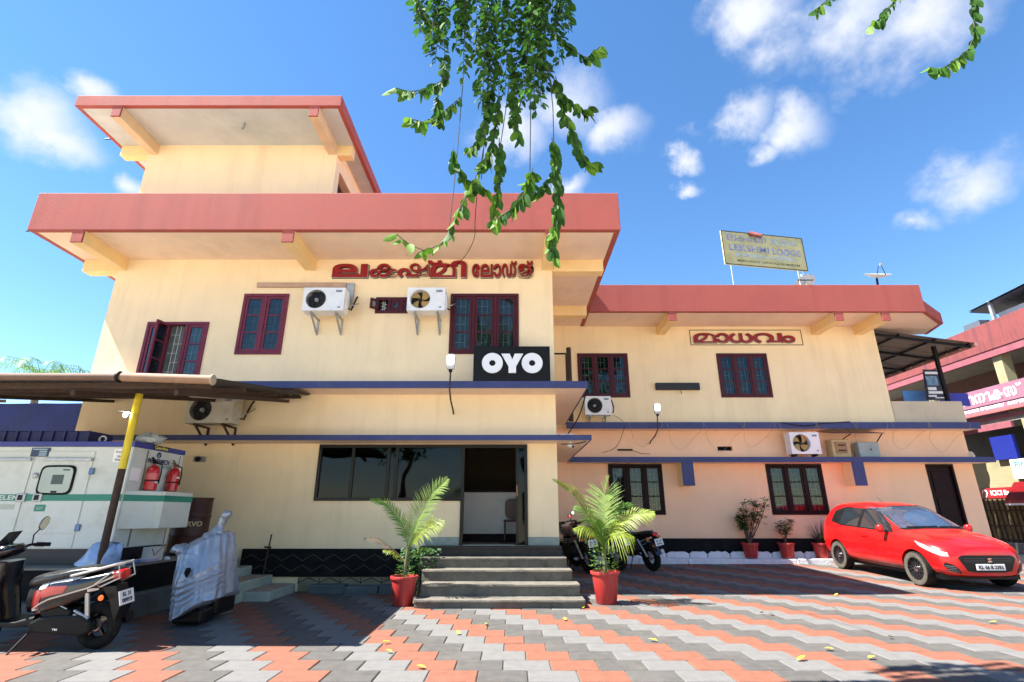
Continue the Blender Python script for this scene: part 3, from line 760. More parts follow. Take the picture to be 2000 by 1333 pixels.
ac('white air conditioner unit on the wing ledge by the leftmost upper window', 2.02, 2.74, 3.92, 4.44, 14.1, .28, False, wall=YR)
ac('white air conditioner unit with amber fan on the lower wing ledge', 7.56, 8.36, 2.87, 3.45, 14.16, .3, True)
ac('white air conditioner unit half hidden behind the lower ledge corner', .92, 1.32, 2.80, 2.98, 11.2, .25, False)
co = thing('pipe_cover', 'flat rusty pipe casing running along the wall to the first air conditioner', 'casing', (-4.5, YM, 6.08))
MB().box(-5.57, -3.62, YM - .06, YM - .003, 6.03, 6.14).build('duct', mat('faded_casing', (.50, .33, .24), .7, var=.15, scale=6, dirt=(.3, .2, .15), damt=.5, dscale=5), co, False, bevel=.008)
MB().box(-3.60, -3.44, YM - .07, YM - .003, 5.55, 6.12).build('backing_frame', GALV, co, False)
jb = tag(MB().box(8.75, 9.25, 14.3, 14.55, 2.80, 3.28).build('meter_box', mat('beige_meter', (.52, .36, .18), .6, var=.15, dirt=(.3, .2, .1), damt=.5, dscale=6), bevel=.02), 'beige electricity meter box on the wing ledge beside the air conditioner', 'meter box')
MB().box(8.83, 9.15, 14.28, 14.3, 2.9, 3.2).build('meter_cover', mat('brown_cover', (.30, .15, .05), .4), jb, bevel=.006)
for q in (2.96, 3.1): MB().box(8.9, 9.1, 14.27, 14.28, q, q + .03).build('breaker_row', BLKM, jb)
j2 = tag(MB().box(9.46, 10.02, 14.28, 14.52, 2.80, 3.20).build('junction_box', mat('grey_green_box', (.30, .35, .33), .5, var=.12, dirt=(.2, .2, .18), damt=.5, dscale=6), bevel=.015), 'grey green junction box on the wing ledge under the small rusty awning', 'junction box')
MB().tube([(9.78, 14.275, 3.0), (9.78, 14.26, 3.0)], .02).build('knob', BLKM, j2)
aw = thing('small_awning', 'small rusty sheet awning above the meter boxes on the wing wall', 'awning', (9.4, 14.3, 3.4))
m_ = MB(); m_.add([(8.6, 14.64, 3.53), (10.1, 14.64, 3.53), (10.1, 14.05, 3.40), (8.7, 14.05, 3.40), (8.6, 14.64, 3.545), (10.1, 14.64, 3.545), (10.1, 14.05, 3.415), (8.7, 14.05, 3.415)], [(0, 1, 2, 3), (7, 6, 5, 4), (3, 2, 6, 7), (0, 3, 7, 4), (2, 1, 5, 6)]); m_.build('sheet', mat('rust_sheet', (.28, .12, .08), .8, var=.3, scale=7), aw, False)
MB().tube([(10.05, 14.1, 3.4), (10.0, 14.3, 3.2), (9.85, 14.6, 3.05)], .014).build('strut', BLKM, aw, False); MB().tube([(9.2, 14.1, 3.4), (9.0, 14.6, 3.15)], .014).build('strut', BLKM, aw, False)
bb = tag(MB().box(4.16, 5.42, YR - .12, YR - .004, 4.73, 4.93).build('dark_light_bar', mat('dark_board', (.009, .008, .008), .5, var=.2), bevel=.008), 'long black box light fixed flat on the upper wing wall', 'light fixture')
MB().tube([(4.9, YR - .02, 4.73), (4.9, YR - .02, 4.62)], .008).build('cable', BLKM, bb)
sb_ = tag(MB().box(2.95, 3.36, YR - .05, YR - .004, 3.005, 3.05).build('tube_holder', BLKM), 'short black tube holder on the wing wall between the ledges', 'light fixture')
MB().tube([(3.36, YR - .02, 3.02), (3.6, YR - .015, 2.93), (3.85, YR - .01, 2.92)], .006, 5).build('cable', BLKM, sb_)

# ---------------------------------------------------------------- lamps on bent poles
LAMP = mat('lamp_glow', (1, .98, .92), .3, emit=5)
def lamp(label, head, base, tilt):
    t = thing('wall_lamp', label, 'lamp', base, 0, 'lamps on bent poles')
    h = Vector(head) - Vector(base)
    MB().tube([(0, 0, 0), (.0, -.10, .06), (h.x * .4, h.y * .7, .16), (h.x * .7, h.y, .3), (h.x, h.y, h.z - .18)], .016, 8).build('pole', RUST, t, smooth=True)
    b = MB(); b.prism([(-.07, .0), (.07, .0), (.085, .26), (.05, .30), (-.05, .30), (-.085, .26)], -.05, .05, 'y'); b.T = None
    o = b.build('lamp_head', mat('lamp_housing', (.55, .55, .53), .4), t, bevel=.01); o.location = (h.x, h.y, h.z - .2)
    e = MB(); e.prism([(-.055, .1), (.055, .1), (.065, .25), (-.065, .25)], -.062, -.051, 'y'); g_ = e.build('lamp_glass', LAMP, o)
    MB().box(-.03, .03, -.03, .03, -.05, .0).build('lamp_socket', BLKM, o)
lamp('white lamp head on bent pole left of the black hotel sign', (-1.17, 9.5, 4.15), (-1.18, YM - .01, 3.25), 0)
lamp('small lit lamp on bent black pole above the wing ledges', (3.97, 14.0, 4.12), (3.87, YR - .01, 3.2), 0)

# ---------------------------------------------------------------- lean-to shed on the left
shed = thing('lean_to_shed', 'lean-to sheet roof with rusty gutter over the generator on the left', 'shed', (-7, 8, .66))
SHEET = mat('weathered_sheet', (.045, .038, .036), .8, metal=.1, var=.25, scale=5, dirt=(.08, .055, .045), damt=.5, dscale=3)
fx = lambda x, k: x
y0_, z0_, y1_, z1_ = 6.02, 2.86, YM - .02, 3.64
xr = -3.57; i = 0
for q in range(8):
    xb_ = xr - q * .98; rowA, rowB = [], []
    n = 20; b = MB()
    for k in range(n + 1):
        x = xb_ - .99 * k / n; w = .018 * math.cos(k * PI / 2.0)
        sk = -.5 if q == 0 and k == 0 else (-.5)
        rowA.append((x, y0_ - .05, z0_ + w)); rowB.append((x - .52, y1_, z1_ + w))
    b.loft([rowA, rowB], False, False); b.loft([[(p[0], p[1], p[2] + .006) for p in rowB], [(p[0], p[1], p[2] + .006) for p in rowA]], False, False)
    b.build('roof_sheet', SHEET, shed, False)
for yy in (6.2, 7.25, 8.6, 10.0):
    zz_ = z0_ + (yy - y0_) * (z1_ - z0_) / (y1_ - y0_) - .055; off = -.52 * (yy - y0_) / (y1_ - y0_)
    MB().box(-11.4, -3.68 + off, yy - .025, yy + .025, zz_ - .03, zz_ + .03).build('purlin', RUST, shed, False)
for x in (-4.05, -5.30, -7.6, -9.8):
    MB().bar((x, 6.1, z0_ - .13), (x - .5, y1_, z1_ - .13), .05, .06).build('rafter', RUST, shed, False)
GUT = mat('rusty_gutter', (.13, .075, .052), .75, var=.2, scale=5, dirt=(.10, .045, .025), damt=.75, dscale=4)
b = MB(); b.tube([(-11, y0_ - .075, 2.90), (-4.62, y0_ - .075, 2.885)], .045, 16); b.build('gutter', GUT, shed, False, smooth=True)
b = MB(); b.tube([(-4.62, y0_ - .075, 2.885), (-3.55, y0_ - .075, 2.85)], .054, 16); b.build('gutter_sleeve', mat('cream_gutter', (.25, .145, .085), .7, var=.15, scale=5, dirt=(.15, .06, .03), damt=.6, dscale=5), shed, False, smooth=True)
MB().lathe([(.07, -.012), (.07, .012)], 20, (-4.66, y0_ - .075, 2.885), 'x').build('gutter_strap', BLKM, shed, False)
MB().lathe([(.066, 0), (.063, .015), (.02, .022)], 20, (-3.55, y0_ - .075, 2.85), 'x').build('gutter_cap', mat('pale_cap', (.36, .3, .2), .7), shed, False)
YEL = mat('yellow_paint', (.72, .56, .02), .5, var=.1, scale=7, dirt=(.2, .12, .03), damt=.6, dscale=7)
MB().tube([(-5.37, 7.30, .66), (-5.37, 7.30, 1.93)], .047, 14).build('post', RUST, shed, False, smooth=True)
MB().tube([(-5.37, 7.30, 1.93), (-5.37, 7.30, 2.98)], .049, 14).build('post_upper', YEL, shed, False, smooth=True)
pl_ = thing('bulb_on_arm', 'small lit bulb on short arm beside the yellow post', 'lamp', (-5.45, 7.26, 2.7))
MB().tube([(.06, 0, 0), (-.12, -.02, .03)], .01, 6).build('arm', GALV, pl_); MB().lathe([(.008, .035), (.02, .02), (.026, -.005), (.018, -.03), (.003, -.04)], 12, (0, -.03, -.03)).build('bulb', mat('bulb_glow', (1, .98, .95), .3, emit=14), pl_, smooth=True)
pt = thing('generator_platform', 'raised dark concrete platform under the generator', 'platform', (-7.5, 8.8, 0))
MB().box(-12, -5.2, 7.2, YM - .06, 0.05, .66).build('platform_block', BLACK, pt, False, bevel=.015)
MB().box(-12, -5.19, 7.19, YM - .062, .655, .68).build('platform_top', CONC, pt, False, bevel=.008)
MB().box(-5.35, -5.10, 7.35, 9.25, -.02, .32).build('platform_step', CONCD, pt, False, bevel=.03)
MB().box(-12, -5.1, 7.0, 7.3, -.02, .3).build('platform_step', CONCD, pt, False, bevel=.03)
ss = thing('side_steps', 'mossy pale green side steps up to the generator platform', 'steps', (-4.5, 9.8, 0))
for i, (xa, xb, y, z) in enumerate([(-4.42, -3.93, 9.22, .14), (-4.82, -4.36, 8.95, .29), (-5.1, -4.76, 9.25, .44), (-5.19, -5.03, 9.5, .60)]):
    o = MB().box(xa - .3, xb, y, YM - .06, -.02, z).build('step', [MOSS, CONC, MOSS, CONC][i] if i % 2 == 0 else MOSS, ss, False, bevel=.018)
    MB().box(xa - .02, xb - .03, y + .03, YM - .08, z, z + .006).build('tread', mat('sandy_tread', (.33, .27, .19), .9, var=.25, scale=7, bump=.3), o)
sp = thing('wall_hook', 'thin rusty iron spike standing by the side steps at the plinth', 'hook', (-4.5, YM - .1, .3))
MB().tube([(-4.52, YM - .12, .25), (-4.50, YM - .12, .62), (-4.47, YM - .14, .80), (-4.465, YM - .12, .98)], .015, 6).build('rod', RUST, sp, False); MB().tube([(-4.56, YM - .12, .76), (-4.44, YM - .13, .75)], .018, 6).build('cross_piece', RUST, sp, False)

# blue tarpaulin beyond the left corner
tb = MB(); rows = []
for i in range(13):
    rows.append([(-19 + 10.1 * k / 24, 12.2 + .12 * noise.noise((k * .45, i * .3, 0)) + .25 * (i / 12) ** 2, .2 + 3.7 * i / 12) for k in range(25)])
tb.loft(rows, False, False)
tag(tb.build('blue_tarpaulin', mat('tarp_blue', (.006, .010, .045), .9, spec=.1, var=.3, scale=2), smooth=True), 'dark blue tarpaulin hanging beyond the left end of the main block', 'tarpaulin')

# ---------------------------------------------------------------- generator
gx0, gx1, gy0, gy1 = -9.3, -5.49, 7.6, 8.8
gen = thing('diesel_generator', 'white silent generator cabinet with blue top and green stripe under the shed', 'generator', (-7.3, 8.2, .68))
GW = mat('generator_white', (.62, .655, .61), .45, var=.04, scale=3, dirt=(.36, .34, .26), damt=.4, dscale=3)
GB = mat('generator_blue', (.03, .04, .26), .45, var=.12)
GG = mat('generator_green', (.01, .22, .15), .45, var=.08)
MB().box(gx0, gx1 - .05, gy0 + .05, gy1 - .05, .68, .885).build('skid', mat('skid_navy', (.006, .007, .016), .5), gen, False)
MB().box(gx0, gx1, gy0, gy1, .885, 2.27).build('cabinet', GW, gen, False, bevel=.01)
MB().box(gx0, gx1 + .012, gy0 - .012, gy1 + .012, 2.272, 2.345).build('roof_trim', GB, gen, False, bevel=.006)
def panel(name, x0, x1, z0, z1, m=GW, t=.012): return MB().box(x0, x1, gy0 - t, gy0 - .001, z0, z1).build(name, m, gen, False, bevel=.004)
panel('door', -6.70, -6.03, 1.09, 2.20); panel('door', -7.75, -6.89, 1.09, 2.20); panel('door', -8.65, -7.78, 1.09, 2.20)
panel('side_panel', -6.0, -5.5, .90, 2.25, t=.006); panel('lower_panel', -7.75, -6.03, .90, 1.075, t=.008)
for x0, x1 in ((-6.72, -6.03), (-7.75, -6.9)): panel('drip_rail', x0, x1, 2.06, 2.105, GALV, .05)
gsk = MB(); gsk.prism([(p.x, p.z) for p in ring((-6.475, 0, 1.80), (1, 0, 0), (0, 0, 1), .25, .205, 28, 6)], gy0 - .028, gy0 - .012, 'y'); gk = gsk.build('window_gasket', RUB, gen, False)
gp = MB(); gp.prism([(p.x, p.z) for p in ring((-6.475, 0, 1.80), (1, 0, 0), (0, 0, 1), .222, .178, 28, 6)], gy0 - .031, gy0 - .0285, 'y'); gp.build('control_window', mat('pale_acrylic', (.40, .46, .42), .15, var=.1), gk)
MB().box(-6.53, -6.37, gy0 - .036, gy0 - .031, 1.74, 1.87).build('control_panel', mat('panel_dark', (.05, .07, .065), .4), gk); MB().box(-6.50, -6.42, gy0 - .036, gy0 - .031, 1.625, 1.65).build('switch_row', BLKM, gk); MB().box(-6.40, -6.31, gy0 - .036, gy0 - .031, 1.93, 1.945).build('maker_mark', BLKM, gk)
for x in (-6.97, -6.74): 
    l = MB().box(x, x + .13, gy0 - .03, gy0 - .012, 1.50, 1.615).build('latch', GALV, gen, False, bevel=.008); MB().box(x + .03, x + .09, gy0 - .038, gy0 - .03, 1.525, 1.595).build('latch_handle', BLKM, l)
MB().lathe([(.04, 0), (.04, -.02), (.02, -.03)], 16, (-6.80, gy0 - .001, 1.86), 'y').build('round_lock', GALV, gen, False)
for z in (1.92, 1.16): 
    l = MB().box(-6.04, -5.97, gy0 - .03, gy0 - .012, z - .045, z + .045).build('hinge', mat('blue_hinge', (.10, .16, .32), .4, metal=.4), gen, False, bevel=.006)
for x0, x1 in ((-8.65, -6.975), (-6.84, -6.745), (-6.605, gx1)): MB().box(x0, x1, gy0 - .016, gy0 - .0125, 1.515, 1.605).build('green_stripe', GG, gen, False)
pb = MB().box(-6.95, -6.69, gy0 - .016, gy0 - .001, 2.125, 2.25).build('rating_plate', mat('plate_blue', (.02, .035, .10), .4), gen, False)
for k in range(4): MB().box(-6.93 + (.1 if k < 3 else 0), -6.72, gy0 - .019, gy0 - .016, 2.14 + k * .027, 2.155 + k * .027).build('printed_line', mat('print_pale', (.35, .5, .6), .5), pb)
st_ = MB().box(-5.75, -5.53, gy0 - .014, gy0 - .001, 2.05, 2.235).build('sticker', OW, gen, False)
for tx, z, w in (('Genlite', 2.195, .17), ('Silent', 2.13, .10), ('Generator', 2.085, .15)): letters(tx, (-5.64, gy0 - .016, z), w, .035, mat('navy_print', (.02, .03, .12), .5), st_, ext=.001)
MB().box(-6.68, -6.53, gy0 - .016, gy0 - .0125, 1.375, 1.465).build('green_label', GG, gen, False); letters('SILENT', (-6.605, gy0 - .018, 1.42), .09, .035, WHITEG, gen, ext=.001, local=False)
letters('KELEN', (-7.12, gy0 - .019, 1.56), .36, .06, WHITEG, gen, ext=.001, local=False, bold=.02); MB().box(-7.2, -6.97, gy0 - .015, gy0 - .0125, 1.40, 1.47).build('printed_plate', mat('plate_pale', (.45, .48, .42), .5), gen, False)
for x in (-6.05, -7.9): MB().tube([(x + .05 * math.cos(k * PI / 6), gy0 + .1, 2.39 + .045 * math.sin(k * PI / 6)) for k in range(13)], .012, 6).build('lifting_eye', GALV, gen, False)
# end face, facing +X: cable box, lettering
RX = Matrix.Rotation(R(90), 3, 'Z')
eb = MB(); eb.prism([(gx1 + .002, 7.62), (-5.26, 8.02), (-5.17, 8.02), (-5.17, 8.72), (gx1 + .002, 8.72)][::-1], 1.14, 1.66, 'z'); ebo = eb.build('cable_box', GW, gen, False, bevel=.008)
gs = MB(); gs.prism([(gx1 + .003, 7.614), (-5.262, 8.012), (-5.166, 8.012), (-5.166, 8.726), (gx1 + .003, 8.726)][::-1], 1.515, 1.602, 'z'); gs.build('green_stripe', GG, ebo)
MB().box(gx1 + .001, gx1 + .006, 7.9, 7.93, .9, 2.25).build('panel_seam', mat('seam_dark', (.2, .2, .17), .8), gen, False); MB().box(gx1 + .001, gx1 + .006, 8.70, 8.715, .9, 2.25).build('panel_seam', MATS['seam_dark'], gen, False)
NAVY = MATS['navy_print']
letters('POWERMECH', (gx1 + .006, 8.2, 2.11), .50, .075, NAVY, gen, ext=.001, bold=.03, local=False, rot=RX); letters('ENGIN. SYSTEMS', (gx1 + .006, 8.30, 2.035), .48, .045, mat('teal_print', (.05, .25, .25), .5), gen, ext=.001, local=False, rot=RX)
ap = MB(); ap.tube([(gx1 + .008, 8.17 + .045 * math.cos(k * PI / 10), 2.205 + .04 * math.sin(k * PI / 10)) for k in range(21)], .006, 5, False); ap.tube([(gx1 + .008, 8.14, 2.18), (gx1 + .008, 8.17, 2.25), (gx1 + .008, 8.2, 2.18)], .006, 5); ap.build('emblem', NAVY, gen, False)
MB().box(gx1 + .013, gx1 + .017, 8.0, 8.36, 2.285, 2.343).build('name_band', BLKM, gen, False); letters('Genlite', (gx1 + .02, 8.18, 2.312), .32, .05, mat('print_yellow', (.7, .62, .12), .5), gen, ext=.001, bold=.02, local=False, rot=RX)
MB().box(gx1 + .001, gx1 + .004, 7.64, 7.84, 1.80, 1.98).build('paper_notice', OW, gen, False)
EXR = mat('extinguisher_red', (.52, .012, .016), .28, var=.08, coat=.3)
for y, lab, sw in ((7.98, 'red fire extinguisher with white label, nearer one on the generator end', 1), (8.48, 'red fire extinguisher with dark hose, farther one on the generator end', 0)):
    e = thing('fire_extinguisher', lab, 'fire extinguisher', (gx1 + .10, y, 1.672), 0, 'extinguishers on the generator end')
    MB().lathe([(.075, 0), (.085, .012), (.085, .27), (.078, .31), (.05, .345), (.024, .36), (.022, .39)], 24).build('cylinder', EXR, e, smooth=True)
    MB().lathe([(.0865, .13), (.0865, .15)], 24, cap=False).build('strap', BLKM, e)
    vb = MB(); vb.box(-.025, .025, -.025, .025, .385, .425).bar((0, 0, .42), (.02, -.11, .47), .02).bar((0, 0, .43), (0, -.10, .425), .018); vb.build('valve', mat('brass', (.20, .18, .10), .4, metal=.6) if not sw else BLKM, e)
    MB().tube([(.02, 0, .40), (.09, .03, .37), (.10, .03, .25), (.096, .02, .10)], .011, 6).build('hose', BLKM, e, smooth=True)
    MB().lathe([(.0868, .155), (.0868, .245)], 24, cap=False).build('paper_label', EXR if not sw else mat('label_red', (.6, .12, .12), .4), e, smooth=True)
    MB().box(.083, .089, -.05, .03, .105 if sw else .2, .127 if sw else .225).build('white_print', OW, e)
bg_ = MB(); rows = []
for i in range(9):
    t = i / 8; rows.append([(.20 * math.cos(a) * (math.sin(PI * (t * .86 + .14)) ** .7) + .05 * noise.noise((math.cos(a) * 2, math.sin(a) * 2, t * 5)), .13 * math.sin(a) * (math.sin(PI * (t * .86 + .14)) ** .7) + .04 * noise.noise((math.cos(a) * 3, math.sin(a) * 3, t * 5 + 9)), t * .16 + .05 * noise.noise((math.cos(a) * 2 + 4, math.sin(a) * 2, t * 3))) for a in [2 * PI * k / 26 for k in range(26)]])
bg_.loft(rows); bgo = bg_.build('plastic_bag', mat('grey_plastic', (.42, .44, .42), .3, var=.2, scale=12), smooth=True, ang=60); bgo.location = (-5.60, 8.05, 2.365)
tag(bgo, 'crumpled grey plastic bag lying on top of the generator', 'bag')
bc = thing('blue_crate', 'dark blue ribbed plastic crate on the generator roof', 'crate', (-7.3, 8.3, 2.345))
MB().box(-.75, .75, -.25, .25, 0, .22).build('crate_body', mat('crate_blue', (.012, .02, .14), .5), bc, bevel=.01)
for k in range(9): MB().box(-.75 + k * .185, -.72 + k * .185, -.27, -.25, 0, .22).build('crate_rib', MATS['crate_blue'], bc)
for y, z in ((8.62, 2.0),):
    cc = thing('black_bracket', 'small black pipe clamp on the wall behind the generator', 'clamp', (-6.1, YM - .05, 2.35)); MB().box(-.1, .1, -.05, .045, -.05, .05).build('plate', GALV, cc); MB().lathe([(.05, -.09), (.05, -.05)], 16, ax='y').build('ring', BLKM, cc)

# oil drum
dm = thing('oil_drum', 'rusty brown oil drum with SERVO lettering beside the generator', 'drum', (-5.60, 9.55, .68))
DR = mat('drum_brown', (.055, .014, .009), .55, var=.3, scale=5, dirt=(.03, .015, .01), damt=.6, dscale=4)
prof = [(.285, 0), (.292, .012)]
for z in (.31, .62): prof += [(.285, z - .03), (.297, z), (.285, z + .03)]
for k in range(8): prof += [(.283, .68 + k * .025), (.287, .69 + k * .025)]
prof += [(.285, .9), (.294, .915), (.294, .93), (.27, .93), (.27, .91), (.01, .91)]
MB().lathe(prof, 40).build('drum_body', DR, dm, smooth=True)
me = text_mesh('SERVO', .36, .085, .002, .04)
for v in me.vertices:
    a = v.co.x / .287 - PI / 2 + .52; r_ = .2885 - v.co.y; v.co = (r_ * math.cos(a), r_ * math.sin(a), .50 + v.co.z)
mobj('lettering', me, mat('print_ochre', (.50, .36, .2), .6), dm)
# odds and ends on the platform
pk = thing('white_carton', 'white cardboard carton leaning at the foot of the generator', 'carton', (-5.32, 8.25, .68)); MB().box(-.05, .05, -.17, .17, 0, .2).build('carton', mat('carton_white', (.62, .6, .55), .7, var=.1), pk, bevel=.006); MB().tube([(.052, -.12, .18), (.06, -.05, .08), (.052, .05, .15), (.055, .13, .2)], .004, 5).build('wire', BLKM, pk)
for i, (x, y, l, lab, m) in enumerate([(-5.33, 7.78, .26, 'blue and white printed packet on the platform edge, nearer one', (.06, .17, .45)), (-5.29, 8.12, .26, 'lilac printed packet on the platform edge, farther one', (.50, .42, .58))]):
    p = thing('packet', lab, 'packet', (x, y, .681)); MB().box(-.09, .08, -l / 2, l / 2, 0, .045).build('packet_body', mat('packet_%d' % i, m, .4), p, bevel=.012); MB().box(-.06, .05, -l / 2.4, l / 2.4, .0452, .05).build('packet_label', OW, p)
for i, (x, y, s_) in enumerate([(-5.28, 7.55, .05), (-5.26, 8.5, .045)]):
    b = MB(); b.loft([ring((0, 0, s_ * .9 * math.sin(a)), (1, 0, 0), (0, 1, 0), s_ * 1.2 * math.cos(a) + .002, s_ * math.cos(a) + .002, 10) for a in [-.2, .2, .6, 1.0, 1.4, 1.55]])
    o = b.build('white_pebble', LIME, smooth=True); o.location = (x, y, .69); tag(o, ['round white stone on the platform edge near the post', 'round white stone on the platform edge near the drum'][i], 'stone')
bs = MB(); rows = []
for i in range(8):
    t = i / 7; rows.append([(.27 * math.cos(a) * (1 - .65 * t ** 2) + .06 * noise.noise((math.cos(a) * 1.5, math.sin(a) * 1.5, t * 2)) + .12 * t, .16 * math.sin(a) * (1 - .6 * t ** 2), t * .3 + .06 * noise.noise((math.cos(a) * 2, math.sin(a) * 2 + 3, t * 2))) for a in [2 * PI * k / 24 for k in range(24)]])
bs.loft(rows); o = bs.build('plastic_sheet', mat('blue_clear_plastic', (.30, .42, .66), .12, var=.25, scale=9), smooth=True, ang=70); o.location = (-5.5, 7.4, .69); o.rotation_euler = (0, .12, 0); tag(o, 'crumpled clear bluish plastic sheet on the platform behind the scooter', 'plastic sheet')
# ---------------------------------------------------------------- vehicles
def resample(pl, n):
    pl = [Vector(p) for p in pl]; L = [0]
    for a, b in zip(pl[:-1], pl[1:]): L.append(L[-1] + (b - a).length)
    out = []
    for k in range(n + 1):
        d = L[-1] * k / n; i = 0
        while i < len(L) - 2 and L[i + 1] < d: i += 1
        t = (d - L[i]) / max(1e-9, L[i + 1] - L[i]); out.append(pl[i].lerp(pl[i + 1], min(1, t)))
    return out
def decal(bvh, lo, hi, n, m, side, off=.004):
    """patch between two outlines laid onto a body; side 'L','R' (points are x,z), 'F','B' (points are y,z)"""
    rows = []; A, B_ = resample(lo, n), resample(hi, n)
    for j in range(m + 1):
        row = []
        for a, b in zip(A, B_):
            p = a.lerp(b, j / m)
            if side in 'LR': o = Vector((p.x, 3 if side == 'L' else -3, p.y)); d = Vector((0, -1 if side == 'L' else 1, 0))
            else: o = Vector((4 if side == 'F' else -4, p.x, p.y)); d = Vector((-1 if side == 'F' else 1, 0, 0))
            h, nn, i, dist = bvh.ray_cast(o, d)
            if h is None: h = bvh.find_nearest(o + d * 3)[0]; nn = -d
            if nn.dot(d) > 0: nn = -nn
            row.append(h + nn * off)
        rows.append(row)
    b = MB(); b.loft(rows if side in 'LB' else rows[::-1], False, False)
    if side in 'LF': b.f = [q[::-1] for q in b.f]
    return b
def solid(mb, name, m, mods=(), cutters=()):
    """mesh with modifiers applied, with optional boolean cutters"""
    o = mb.build(name, m)
    for lv in mods:
        s_ = o.modifiers.new('s', 'SUBSURF'); s_.levels = lv; s_.render_levels = lv
    cs = []
    for c in cutters:
        co_ = c.build('cutter', PLAST); cs.append(co_)
        bm_ = o.modifiers.new('b', 'BOOLEAN'); bm_.object = co_; bm_.operation = 'DIFFERENCE'; bm_.solver = 'EXACT'; bm_.material_mode = 'TRANSFER'
    bpy.context.view_layer.update()
    me = bpy.data.meshes.new_from_object(o.evaluated_get(bpy.context.evaluated_depsgraph_get()))
    for q in [o] + cs: bpy.data.objects.remove(q)
    me.name = name
    return me
def bvh_of(me): return BVHTree.FromPolygons([v.co.copy() for v in me.vertices], [list(p.vertices) for p in me.polygons])

CRED = mat('car_red', (.50, .006, .007), .3, var=.03, spec=.4, coat=.6)
CGL = mat('car_glass', (.015, .02, .025), .04, var=.1, spec=1.0, coat=1.0)
CSH = mat('windscreen_glass', (.03, .045, .075), .05, var=.5, scale=2.2, spec=1.0, coat=1.0)
car = thing('parked_car', 'bright red hatchback parked facing out beside the wing', 'car', (8.66, 12.12, gz(12.12)), R(-90))
car.rotation_euler = (0, math.atan(.031), R(-90))
ST = [  # x, w, zb, zbelt, (y6,z6), ztop
    (-1.93, .62, .38, .86, (.42, .98), 1.00), (-1.90, .74, .32, .93, (.54, 1.10), 1.13), (-1.78, .82, .27, .99, (.58, 1.30), 1.34), (-1.60, .855, .24, 1.01, (.575, 1.43), 1.47), (-1.2, .868, .22, .985, (.57, 1.475), 1.525),
    (-.5, .868, .20, .95, (.565, 1.475), 1.53), (.05, .868, .20, .925, (.565, 1.43), 1.485), (.30, .868, .20, .915, (.57, 1.33), 1.385), (.62, .868, .20, .90, (.60, 1.14), 1.18), (.90, .868, .21, .885, (.66, .985), 1.02),
    (1.02, .868, .21, .88, (.66, .965), 1.0), (1.35, .862, .21, .845, (.62, .92), .955), (1.62, .825, .22, .79, (.56, .865), .89), (1.80, .74, .23, .71, (.48, .80), .82), (1.90, .60, .25, .64, (.38, .74), .755), (1.93, .46, .28, .60, (.30, .68), .69)]
rings_ = []
for x, w, zb, zt, (y6, z6), top in ST:
    half = [(0, zb), (w * .80, zb), (w * .965, zb + .10), (w * 1.0, zb + (zt - zb) * .45), (w * .985, zb + (zt - zb) * .78), (w * .945, zt), (y6, z6), (y6 * .6, top - .008), (0, top)]
    full = half + [(-a, b) for a, b in half[-2:0:-1]]
    rings_.append([(x, a, b) for a, b in full])
cb = MB(); cb.loft(rings_)
cutters = []
for ax in (-1.20, 1.25):
    for sy in (-1, 1):
        c = MB(); c.lathe([(.355, .58 * sy), (.355, 1.1 * sy)] if sy > 0 else [(.355, -1.1), (.355, -.58)], 32, (ax, 0, .31), 'y'); cutters.append(c)
bme = solid(cb, 'body', CRED, (2,), cutters)
bme.materials.clear(); bme.materials.append(CRED); bme.materials.append(PLAST)
for p in bme.polygons: p.use_smooth = True
bme.set_sharp_from_angle(angle=R(50))
o = bpy.data.objects.new('body', bme); C.objects.link(o); o.parent = car; body = o
cv = MB(); cv.loft(rings_); cme = solid(cv, 'tmp', CRED, (2,)); CB = bvh_of(cme); bpy.data.meshes.remove(cme)
def cdec(name, m, lo, hi, n, k, side, par=car, off=.004): return decal(CB, lo, hi, n, k, side, off).build(name, m, par, smooth=True, ang=60)
